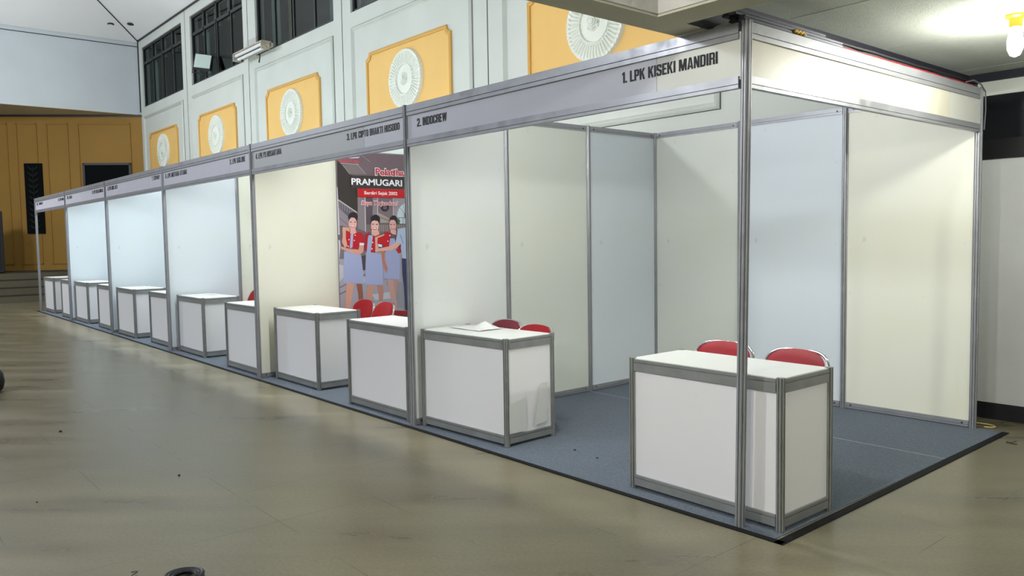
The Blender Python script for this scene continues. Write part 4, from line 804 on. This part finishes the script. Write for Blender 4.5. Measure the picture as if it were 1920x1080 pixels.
# ================================================================ POSTER
PD = {"bg":[[[52,46,44],[[0.984,2.38],[1.042,2.334],[1.149,2.226],[1.231,2.216],[1.233,1.956],[1.233,1.792],[1.207,1.801],[0.979,1.933]]],[[122,112,114],[[1.052,2.334],[1.236,2.357],[1.346,2.241],[1.14,2.233]]],[[160,150,150],[[1.232,2.354],[1.348,2.236],[1.354,2.241],[1.239,2.359]]],[[150,142,142],[[1.049,2.332],[1.136,2.231],[1.143,2.235],[1.055,2.337]]],[[150,140,142],[[1.289,2.457],[1.412,2.381],[1.416,2.386],[1.292,2.462]]],[[135,125,130],[[1.234,1.975],[1.338,1.977],[1.34,1.562],[1.227,1.609]]],[[205,198,204],[[1.325,1.976],[1.32,1.572],[1.33,1.572],[1.336,1.977]]],[[92,80,88],[[1.34,1.977],[1.433,1.979],[1.42,1.562],[1.337,1.562]]],[[140,130,135],[[1.433,1.979],[1.507,1.98],[1.495,1.561],[1.42,1.562]]],[[205,198,204],[[1.494,1.971],[1.488,1.701],[1.497,1.701],[1.503,1.971]]],[[122,110,116],[[1.507,1.98],[1.72,1.98],[1.707,1.559],[1.495,1.561]]],[[205,198,204],[[1.71,1.975],[1.704,1.72],[1.713,1.72],[1.718,1.975]]],[[158,148,156],[[1.721,1.98],[1.898,1.979],[1.892,1.558],[1.708,1.559]]],[[165,152,146],[[1.502,1.794],[1.652,1.729],[1.65,1.673],[1.498,1.673]]],[[120,104,100],[[1.503,1.743],[1.648,1.692],[1.653,1.701],[1.508,1.752]]],[[45,38,42],[[1.652,1.854],[1.649,1.839],[1.64,1.826],[1.627,1.815],[1.611,1.809],[1.594,1.806],[1.576,1.808],[1.561,1.815],[1.549,1.825],[1.541,1.838],[1.539,1.852],[1.542,1.867],[1.551,1.88],[1.563,1.89],[1.579,1.897],[1.597,1.9],[1.614,1.898],[1.63,1.891],[1.642,1.881],[1.65,1.868]]],[[105,95,98],[[1.624,1.853],[1.622,1.846],[1.618,1.839],[1.611,1.834],[1.603,1.831],[1.595,1.83],[1.586,1.831],[1.578,1.834],[1.572,1.839],[1.568,1.845],[1.567,1.853],[1.569,1.86],[1.573,1.866],[1.579,1.872],[1.587,1.875],[1.596,1.876],[1.605,1.875],[1.613,1.872],[1.619,1.867],[1.622,1.861]]],[[196,212,222],[[1.762,1.739],[1.76,1.744],[1.763,1.77],[1.768,1.795],[1.777,1.818],[1.789,1.84],[1.804,1.86],[1.82,1.877],[1.839,1.89],[1.859,1.901],[1.88,1.907],[1.902,1.909],[1.897,1.74]]],[[140,150,160],[[1.898,1.746],[1.802,1.865],[1.797,1.861],[1.892,1.743]]],[[140,150,160],[[1.898,1.745],[1.854,1.902],[1.848,1.901],[1.892,1.744]]],[[200,214,222],[[1.795,1.728],[1.897,1.728],[1.892,1.577],[1.791,1.578]]],[[110,105,110],[[1.843,1.728],[1.838,1.577],[1.845,1.577],[1.849,1.728]]],[[70,100,75],[[1.755,1.673],[1.773,1.72],[1.806,1.701],[1.794,1.668],[1.816,1.654],[1.76,1.644]]],[[120,108,106],[[1.338,1.659],[1.895,1.658],[1.892,1.548],[1.335,1.553]]],[[165,155,155],[[1.515,1.654],[1.513,1.57],[1.52,1.57],[1.523,1.654]]],[[165,155,155],[[1.542,1.654],[1.54,1.57],[1.547,1.57],[1.55,1.654]]],[[165,155,155],[[1.569,1.654],[1.567,1.57],[1.574,1.57],[1.577,1.654]]],[[165,155,155],[[1.596,1.654],[1.594,1.57],[1.601,1.57],[1.604,1.654]]],[[165,155,155],[[1.624,1.654],[1.621,1.569],[1.629,1.569],[1.631,1.654]]],[[165,155,155],[[1.651,1.654],[1.648,1.569],[1.656,1.569],[1.659,1.654]]],[[165,155,155],[[1.678,1.654],[1.676,1.569],[1.684,1.569],[1.686,1.654]]],[[165,155,155],[[1.706,1.654],[1.704,1.569],[1.711,1.569],[1.714,1.654]]],[[165,155,155],[[1.734,1.654],[1.731,1.569],[1.739,1.569],[1.741,1.654]]],[[165,155,155],[[1.762,1.654],[1.759,1.568],[1.767,1.568],[1.769,1.654]]],[[165,155,155],[[1.789,1.654],[1.787,1.568],[1.795,1.568],[1.797,1.654]]],[[165,155,155],[[1.817,1.654],[1.815,1.568],[1.823,1.568],[1.825,1.654]]],[[165,155,155],[[1.845,1.654],[1.843,1.568],[1.851,1.568],[1.853,1.654]]],[[165,155,155],[[1.874,1.654],[1.871,1.568],[1.879,1.568],[1.882,1.654]]],[[80,72,74],[[1.338,1.656],[1.895,1.655],[1.895,1.662],[1.338,1.662]]],[[96,92,102],[[0.984,1.934],[1.213,1.801],[1.216,1.737],[1.098,1.746],[0.981,1.844]]],[[150,146,152],[[1.0,1.911],[0.997,1.835],[1.003,1.835],[1.006,1.912]]],[[150,146,152],[[1.029,1.895],[1.027,1.822],[1.033,1.822],[1.035,1.895]]],[[150,146,152],[[1.059,1.878],[1.057,1.809],[1.063,1.809],[1.065,1.878]]],[[150,146,152],[[1.089,1.861],[1.087,1.795],[1.093,1.795],[1.095,1.861]]],[[150,146,152],[[1.119,1.845],[1.117,1.782],[1.123,1.782],[1.125,1.845]]],[[150,146,152],[[1.149,1.828],[1.147,1.769],[1.153,1.769],[1.155,1.828]]],[[150,146,152],[[1.179,1.811],[1.177,1.755],[1.183,1.755],[1.185,1.811]]],[[190,182,184],[[0.977,1.928],[1.213,1.787],[1.222,1.797],[0.985,1.939]]],[[142,132,142],[[0.981,1.848],[1.098,1.746],[1.109,1.619],[0.979,1.646]]],[[110,100,110],[[0.975,1.733],[1.097,1.643],[1.103,1.649],[0.98,1.739]]],[[168,162,174],[[0.967,1.342],[1.913,1.32],[1.898,0.598],[0.955,0.69]]],[[120,112,122],[[0.971,1.387],[1.319,1.38],[1.315,1.251],[0.966,1.261]]],[[196,194,202],[[0.964,1.198],[1.024,1.187],[1.02,1.051],[0.961,0.99]]],[[60,55,62],[[0.961,0.927],[1.054,0.964],[1.051,0.97],[0.958,0.934]]],[[60,55,62],[[0.959,0.85],[1.052,0.886],[1.048,0.893],[0.955,0.857]]],[[70,62,70],[[1.258,1.289],[1.316,1.297],[1.305,1.121],[1.274,1.118]]],[[48,44,50],[[1.263,1.049],[1.311,1.066],[1.307,1.074],[1.259,1.058]]],[[196,196,206],[[1.266,1.03],[1.298,1.038],[1.296,0.973],[1.269,0.975]]],[[196,198,205],[[1.386,0.829],[1.625,0.848],[1.645,0.766],[1.427,0.76]]],[[150,150,160],[[1.585,0.968],[1.807,0.958],[1.842,0.628],[1.719,0.656]]],[[202,200,210],[[0.956,2.076],[0.977,2.077],[0.988,1.538],[0.954,1.538]]],[[202,200,210],[[0.95,1.478],[0.986,1.477],[0.994,1.423],[0.965,1.207],[0.953,1.207]]],[[60,52,52],[[1.154,2.219],[1.906,2.227],[1.904,2.084],[1.15,2.074]]],[[168,22,26],[[0.959,0.688],[1.901,0.597],[1.9,0.548],[0.959,0.617]]]],"fig":[[[[215,160,140],[[1.058,0.985],[1.15,0.976],[1.127,0.853],[1.087,0.683],[1.038,0.688],[1.041,0.84]]],[[150,90,75],[[1.181,0.965],[1.256,0.961],[1.265,0.845],[1.266,0.766],[1.205,0.77],[1.201,0.849]]],[[166,174,214],[[1.035,1.35],[1.105,1.339],[1.254,1.299],[1.27,1.15],[1.285,0.963],[1.013,0.987]]],[[186,12,30],[[1.059,1.582],[1.115,1.564],[1.205,1.563],[1.257,1.563],[1.292,1.534],[1.305,1.43],[1.233,1.431],[1.224,1.36],[1.147,1.376],[1.059,1.392],[1.061,1.463]]],[[176,180,222],[[1.127,1.547],[1.161,1.547],[1.145,1.39],[1.108,1.376]]],[[226,172,160],[[1.123,1.61],[1.187,1.609],[1.202,1.558],[1.159,1.541],[1.118,1.553]]],[[38,28,32],[[1.225,1.741],[1.222,1.723],[1.212,1.707],[1.198,1.694],[1.18,1.686],[1.161,1.683],[1.141,1.686],[1.124,1.694],[1.111,1.707],[1.102,1.723],[1.1,1.74],[1.104,1.758],[1.113,1.773],[1.127,1.786],[1.145,1.794],[1.164,1.797],[1.184,1.795],[1.201,1.787],[1.214,1.774],[1.223,1.758]]],[[228,176,170],[[1.208,1.666],[1.205,1.644],[1.197,1.624],[1.185,1.609],[1.17,1.599],[1.153,1.595],[1.137,1.599],[1.123,1.609],[1.112,1.625],[1.105,1.644],[1.103,1.666],[1.107,1.688],[1.115,1.708],[1.127,1.724],[1.142,1.734],[1.158,1.737],[1.174,1.734],[1.188,1.724],[1.199,1.708],[1.206,1.688]]],[[38,28,32],[[1.101,1.717],[1.115,1.763],[1.199,1.769],[1.219,1.712],[1.197,1.729],[1.146,1.735],[1.114,1.734]]],[[60,40,45],[[1.145,1.682],[1.144,1.681],[1.142,1.679],[1.139,1.678],[1.136,1.677],[1.132,1.677],[1.128,1.677],[1.124,1.678],[1.121,1.679],[1.12,1.681],[1.119,1.682],[1.12,1.684],[1.122,1.685],[1.124,1.686],[1.128,1.687],[1.132,1.687],[1.136,1.687],[1.139,1.686],[1.142,1.685],[1.144,1.684]]],[[60,40,45],[[1.201,1.682],[1.2,1.681],[1.198,1.679],[1.196,1.678],[1.192,1.677],[1.188,1.677],[1.184,1.677],[1.18,1.678],[1.178,1.679],[1.176,1.681],[1.175,1.682],[1.176,1.684],[1.178,1.685],[1.181,1.686],[1.184,1.687],[1.188,1.687],[1.192,1.687],[1.196,1.686],[1.199,1.685],[1.2,1.684]]],[[190,60,70],[[1.181,1.629],[1.18,1.626],[1.176,1.623],[1.169,1.621],[1.161,1.62],[1.153,1.619],[1.144,1.62],[1.136,1.621],[1.13,1.623],[1.126,1.626],[1.125,1.629],[1.126,1.633],[1.131,1.635],[1.137,1.638],[1.145,1.639],[1.153,1.64],[1.162,1.639],[1.17,1.638],[1.176,1.635],[1.18,1.632]]],[[250,240,240],[[1.175,1.632],[1.174,1.63],[1.171,1.629],[1.166,1.628],[1.16,1.627],[1.153,1.626],[1.146,1.627],[1.14,1.628],[1.135,1.629],[1.132,1.63],[1.131,1.632],[1.133,1.634],[1.136,1.636],[1.141,1.637],[1.147,1.638],[1.153,1.638],[1.16,1.638],[1.166,1.637],[1.171,1.635],[1.174,1.634]]],[[218,164,146],[[1.029,1.627],[1.117,1.615],[1.11,1.57],[1.065,1.587],[1.062,1.497],[1.08,1.406],[1.046,1.386],[1.009,1.452],[1.022,1.52],[1.02,1.599]]],[[240,236,244],[[1.237,1.442],[1.3,1.437],[1.294,1.409],[1.236,1.413]]],[[216,160,142],[[0.993,1.407],[1.103,1.371],[1.221,1.363],[1.236,1.413],[1.292,1.408],[1.283,1.332],[1.226,1.298],[1.095,1.337],[0.995,1.376]]],[[250,240,240],[[1.109,1.48],[1.106,1.475],[1.101,1.473],[1.095,1.475],[1.093,1.48],[1.096,1.485],[1.101,1.488],[1.107,1.485]]],[[250,240,240],[[1.177,1.469],[1.175,1.464],[1.169,1.462],[1.164,1.464],[1.162,1.47],[1.164,1.475],[1.17,1.477],[1.175,1.475]]],[[250,240,240],[[1.098,1.402],[1.096,1.397],[1.091,1.395],[1.085,1.397],[1.083,1.403],[1.086,1.408],[1.091,1.41],[1.096,1.408]]],[[250,240,240],[[1.189,1.529],[1.187,1.524],[1.181,1.522],[1.176,1.524],[1.174,1.529],[1.176,1.535],[1.182,1.537],[1.187,1.535]]]],[[[205,150,135],[[1.337,0.948],[1.416,0.941],[1.398,0.865],[1.377,0.752],[1.31,0.757],[1.316,0.87]]],[[190,134,122],[[1.454,0.937],[1.529,0.935],[1.543,0.857],[1.53,0.752],[1.475,0.754],[1.471,0.852]]],[[166,174,214],[[1.339,1.528],[1.419,1.527],[1.38,1.323],[1.444,1.317],[1.529,1.291],[1.54,1.093],[1.536,0.935],[1.295,0.95],[1.313,1.195],[1.331,1.352]]],[[186,12,30],[[1.315,1.539],[1.375,1.568],[1.349,1.493],[1.33,1.343],[1.302,1.352],[1.312,1.447]]],[[186,12,30],[[1.417,1.515],[1.478,1.538],[1.517,1.514],[1.444,1.323],[1.381,1.33]]],[[226,172,160],[[1.399,1.585],[1.493,1.584],[1.508,1.538],[1.444,1.515],[1.398,1.539]]],[[30,24,28],[[1.521,1.713],[1.518,1.695],[1.508,1.679],[1.494,1.666],[1.476,1.658],[1.456,1.656],[1.436,1.658],[1.419,1.666],[1.406,1.679],[1.397,1.695],[1.395,1.712],[1.398,1.73],[1.408,1.746],[1.422,1.758],[1.44,1.767],[1.459,1.769],[1.479,1.767],[1.496,1.759],[1.51,1.746],[1.519,1.73]]],[[230,180,174],[[1.501,1.64],[1.498,1.616],[1.489,1.595],[1.477,1.579],[1.462,1.568],[1.445,1.564],[1.429,1.568],[1.414,1.579],[1.403,1.596],[1.396,1.617],[1.394,1.64],[1.398,1.663],[1.406,1.684],[1.418,1.701],[1.433,1.712],[1.45,1.715],[1.466,1.712],[1.481,1.701],[1.492,1.684],[1.499,1.663]]],[[30,24,28],[[1.392,1.683],[1.404,1.73],[1.458,1.753],[1.51,1.724],[1.519,1.666],[1.493,1.692],[1.443,1.701],[1.409,1.692]]],[[60,40,45],[[1.436,1.657],[1.435,1.655],[1.433,1.654],[1.43,1.653],[1.427,1.652],[1.422,1.652],[1.418,1.652],[1.415,1.653],[1.412,1.654],[1.41,1.655],[1.409,1.657],[1.41,1.658],[1.412,1.66],[1.415,1.661],[1.419,1.662],[1.423,1.662],[1.427,1.662],[1.431,1.661],[1.434,1.66],[1.435,1.658]]],[[60,40,45],[[1.488,1.654],[1.487,1.653],[1.485,1.651],[1.482,1.65],[1.479,1.649],[1.474,1.649],[1.47,1.649],[1.467,1.65],[1.464,1.651],[1.462,1.653],[1.461,1.654],[1.462,1.656],[1.464,1.657],[1.467,1.659],[1.471,1.659],[1.475,1.66],[1.479,1.659],[1.483,1.659],[1.486,1.657],[1.487,1.656]]],[[190,50,70],[[1.47,1.601],[1.468,1.597],[1.464,1.593],[1.458,1.591],[1.451,1.589],[1.442,1.588],[1.434,1.589],[1.427,1.591],[1.421,1.594],[1.417,1.597],[1.416,1.601],[1.418,1.605],[1.422,1.609],[1.428,1.611],[1.435,1.613],[1.443,1.614],[1.452,1.613],[1.459,1.611],[1.465,1.608],[1.468,1.605]]],[[248,236,236],[[1.463,1.604],[1.462,1.602],[1.459,1.601],[1.455,1.599],[1.449,1.598],[1.443,1.598],[1.437,1.598],[1.431,1.599],[1.427,1.601],[1.424,1.603],[1.423,1.605],[1.424,1.607],[1.427,1.608],[1.431,1.61],[1.437,1.611],[1.443,1.611],[1.449,1.611],[1.455,1.61],[1.459,1.608],[1.462,1.606]]],[[250,240,240],[[1.42,1.443],[1.417,1.437],[1.411,1.435],[1.405,1.437],[1.403,1.443],[1.405,1.449],[1.412,1.451],[1.418,1.448]]],[[250,240,240],[[1.408,1.367],[1.405,1.361],[1.399,1.359],[1.393,1.362],[1.39,1.368],[1.393,1.373],[1.399,1.376],[1.405,1.373]]]],[[[196,156,148],[[1.599,1.001],[1.679,0.993],[1.691,0.849],[1.729,0.703],[1.725,0.615],[1.679,0.618],[1.655,0.727],[1.613,0.882]]],[[184,144,138],[[1.679,0.993],[1.747,0.989],[1.732,0.847],[1.712,0.776],[1.691,0.849]]],[[160,168,206],[[1.628,1.487],[1.71,1.486],[1.741,1.409],[1.777,1.275],[1.78,1.132],[1.765,0.987],[1.548,1.008],[1.549,1.281],[1.597,1.355]]],[[190,120,100],[[1.526,1.348],[1.574,1.328],[1.571,1.224],[1.607,1.128],[1.59,1.069],[1.551,1.14],[1.529,1.263]]],[[186,12,30],[[1.723,1.353],[1.783,1.385],[1.804,1.322],[1.761,1.302]]],[[190,10,30],[[1.48,1.503],[1.572,1.537],[1.58,1.566],[1.628,1.566],[1.661,1.53],[1.63,1.383],[1.561,1.384],[1.542,1.423],[1.481,1.427]]],[[226,172,160],[[1.662,1.583],[1.735,1.583],[1.737,1.529],[1.688,1.536],[1.655,1.56]]],[[40,30,34],[[1.759,1.707],[1.756,1.69],[1.748,1.675],[1.736,1.663],[1.721,1.655],[1.704,1.653],[1.688,1.656],[1.674,1.663],[1.663,1.675],[1.656,1.69],[1.654,1.707],[1.657,1.724],[1.665,1.739],[1.677,1.751],[1.691,1.759],[1.708,1.762],[1.724,1.759],[1.738,1.751],[1.749,1.739],[1.757,1.724]]],[[222,170,164],[[1.74,1.645],[1.737,1.622],[1.73,1.602],[1.718,1.585],[1.705,1.575],[1.689,1.571],[1.675,1.575],[1.662,1.586],[1.651,1.602],[1.645,1.623],[1.644,1.645],[1.647,1.668],[1.654,1.689],[1.665,1.705],[1.679,1.715],[1.694,1.719],[1.709,1.715],[1.722,1.705],[1.732,1.689],[1.738,1.668]]],[[40,30,34],[[1.65,1.689],[1.66,1.737],[1.709,1.759],[1.76,1.725],[1.754,1.654],[1.734,1.684],[1.714,1.707],[1.666,1.707]]],[[60,40,45],[[1.68,1.654],[1.679,1.653],[1.677,1.651],[1.675,1.65],[1.671,1.65],[1.668,1.649],[1.664,1.65],[1.661,1.65],[1.658,1.651],[1.657,1.653],[1.656,1.654],[1.657,1.656],[1.659,1.657],[1.661,1.658],[1.664,1.659],[1.668,1.659],[1.672,1.659],[1.675,1.658],[1.677,1.657],[1.679,1.656]]],[[60,40,45],[[1.724,1.654],[1.724,1.653],[1.722,1.651],[1.719,1.65],[1.716,1.649],[1.713,1.649],[1.709,1.65],[1.706,1.65],[1.703,1.651],[1.701,1.653],[1.701,1.654],[1.702,1.655],[1.703,1.657],[1.706,1.658],[1.709,1.658],[1.713,1.659],[1.716,1.658],[1.72,1.658],[1.722,1.657],[1.724,1.655]]],[[190,50,70],[[1.714,1.608],[1.713,1.604],[1.709,1.601],[1.704,1.598],[1.698,1.597],[1.69,1.596],[1.683,1.597],[1.677,1.598],[1.671,1.601],[1.668,1.604],[1.667,1.608],[1.668,1.612],[1.672,1.615],[1.677,1.618],[1.684,1.619],[1.691,1.62],[1.698,1.619],[1.705,1.617],[1.71,1.615],[1.713,1.611]]],[[248,236,236],[[1.709,1.611],[1.708,1.61],[1.705,1.608],[1.701,1.607],[1.696,1.606],[1.691,1.606],[1.685,1.606],[1.68,1.607],[1.676,1.608],[1.674,1.61],[1.673,1.612],[1.674,1.613],[1.676,1.615],[1.68,1.616],[1.685,1.617],[1.691,1.617],[1.696,1.617],[1.701,1.616],[1.705,1.615],[1.708,1.613]]],[[220,168,152],[[1.443,1.503],[1.565,1.539],[1.573,1.525],[1.48,1.494],[1.471,1.445],[1.483,1.386],[1.515,1.336],[1.441,1.326],[1.444,1.416]]],[[240,236,244],[[1.481,1.424],[1.534,1.414],[1.535,1.385],[1.487,1.392]]],[[250,240,240],[[1.656,1.521],[1.653,1.516],[1.646,1.513],[1.64,1.516],[1.638,1.522],[1.641,1.527],[1.647,1.53],[1.653,1.527]]],[[250,240,240],[[1.626,1.454],[1.623,1.448],[1.617,1.446],[1.611,1.448],[1.608,1.454],[1.611,1.46],[1.618,1.462],[1.624,1.46]]]],[[[48,54,92],[[1.807,1.25],[1.997,1.232],[1.996,0.597],[1.84,0.613],[1.827,0.889],[1.809,1.054]]],[[176,190,218],[[1.807,1.561],[1.938,1.589],[2.022,1.52],[1.999,1.23],[1.815,1.243],[1.796,1.37]]],[[222,170,160],[[1.97,1.744],[1.967,1.723],[1.959,1.704],[1.948,1.689],[1.933,1.68],[1.918,1.676],[1.903,1.68],[1.889,1.689],[1.879,1.704],[1.872,1.723],[1.87,1.743],[1.873,1.764],[1.881,1.783],[1.892,1.798],[1.906,1.807],[1.922,1.811],[1.937,1.808],[1.951,1.798],[1.961,1.783],[1.968,1.765]]],[[45,32,36],[[1.858,1.737],[1.862,1.785],[1.892,1.821],[1.949,1.828],[1.977,1.78],[1.962,1.762],[1.898,1.785],[1.879,1.725]]],[[176,190,218],[[1.76,1.6],[1.851,1.615],[1.908,1.624],[1.942,1.581],[1.826,1.487],[1.803,1.418],[1.726,1.441]]],[[60,66,90],[[1.79,1.528],[1.829,1.42],[1.834,1.422],[1.795,1.53]]],[[222,172,158],[[1.734,1.44],[1.798,1.42],[1.76,1.386],[1.676,1.345],[1.519,1.335],[1.479,1.369],[1.636,1.392]]]]],"pill":[[1.242,2.068],[2.302,2.075],[2.299,1.972],[1.244,1.97],[1.229,1.979],[1.228,2.056]],"circ":[[2.0,2.014],[1.996,1.997],[1.986,1.98],[1.971,1.967],[1.952,1.959],[1.932,1.956],[1.911,1.958],[1.893,1.966],[1.879,1.978],[1.87,1.994],[1.868,2.012],[1.871,2.029],[1.881,2.045],[1.896,2.058],[1.915,2.067],[1.935,2.07],[1.955,2.068],[1.974,2.06],[1.988,2.048],[1.997,2.032]]}
XP = -5.967
pm = {}
def col_mat(c):
    c = tuple(c)
    if c not in pm: pm[c] = mat('print_%02x%02x%02x' % c, c, .45)
    return pm[c]
t = thing('poster', 'large poster of flight attendants in red jackets, on the second booth side wall', 'poster', (XP, .965, .52))
layer = [0]
Y0, Z0P = .965, .52
def clip(P, ymin, ymax, zmin, zmax):
    def cl(P, ax, v, keep_gt):
        out = []
        for i in range(len(P)):
            a, q = P[i], P[(i+1) % len(P)]; ia = (a[ax] >= v) if keep_gt else (a[ax] <= v); iq = (q[ax] >= v) if keep_gt else (q[ax] <= v)
            if ia: out.append(a)
            if ia != iq:
                f = (v-a[ax])/(q[ax]-a[ax]); out.append((a[0]+(q[0]-a[0])*f, a[1]+(q[1]-a[1])*f))
        return out
    for ax, v, k in ((0, ymin, True), (0, ymax, False), (1, zmin, True), (1, zmax, False)):
        if len(P) > 2: P = cl(P, ax, v, k)
    return P
def print_layers(name, items):
    mats = []; b = MB()
    for c, P in items:
        P = clip([tuple(q) for q in P], .967, 2.93, .522, 2.483)
        if len(P) < 3: continue
        m_ = col_mat(c)
        if m_ not in mats: mats.append(m_)
        b.cur = mats.index(m_); layer[0] += 1; x = .0012+layer[0]*.00012
        b.add([(x, y-Y0, z-Z0P) for y, z in P], [tuple(range(len(P)))])
    me = bpy.data.meshes.new(name); me.from_pydata(b.v, [], b.f)
    for m_ in mats: me.materials.append(m_)
    for i, p in enumerate(me.polygons): p.material_index = b.mi[i]
    bm = bmesh.new(); bm.from_mesh(me); bmesh.ops.triangulate(bm, faces=bm.faces, ngon_method='EAR_CLIP'); bm.to_mesh(me); bm.free()
    o = bpy.data.objects.new(name, me); C.objects.link(o); o.parent = t; return o
MB().box(0, 0, 0, .001, 1.97, 1.965).build('poster_sheet', col_mat((112, 96, 104)), t)
print_layers('printed_background', PD['bg'])
for i, f in enumerate(PD['fig']): print_layers('printed_person', f)
print_layers('red_label', [((196, 16, 28), PD['pill']), ((240, 236, 236), PD['circ']), ((150, 60, 90), [(y*.8+.2*1.936, z*.8+.2*2.0) for y, z in PD['circ']])])
def ptext(s_, y0, y1, z0, z1, c, off=.02, shear=0, outline=None):
    for (cc, oo) in ([(outline, off+.05)] if outline else [])+[(c, off)]:
        g_ = .008 if (outline and cc == outline) else 0
        P, fs = text_mesh(s_, y1-y0+2*g_, z1-z0+2*g_, offset=oo, shear=shear); layer[0] += 3; x = .0012+layer[0]*.00012
        MB().add([(x, u+y0-g_-Y0, v+z0-g_-Z0P) for u, v in P], fs).build('lettering', col_mat(cc), t)
ptext('Pelatihan', 1.472, 1.925, 2.232, 2.312, (190, 20, 50), .02, 0, (244, 238, 240))
ptext('PRAMUGARI', 1.15, 1.835, 2.113, 2.186, (240, 240, 246), .03)
ptext('Berdiri Sejak 2002', 1.315, 1.765, 1.99, 2.042, (246, 240, 240), .02)
ptext('Biaya Terjangkau!', 1.275, 1.76, 1.868, 1.925, (200, 24, 50), .015, .2, (240, 232, 236))
ptext('NUSANTARA', 1.001, 1.262, 2.36, 2.40, (206, 84, 96), .02)
print_layers('logo_swoosh', [((206, 204, 222), [(1.10, 2.412), (1.18, 2.425), (1.27, 2.435), (1.25, 2.418), (1.15, 2.41)]), ((196, 190, 200), [(1.02, 2.352), (1.25, 2.348), (1.25, 2.343), (1.02, 2.346)])])

import sys
for o in bpy.data.objects:
    if o.get('label') and len(o['label'].split()) > 16: print('LONG', len(o['label'].split()), o.name, o['label'])
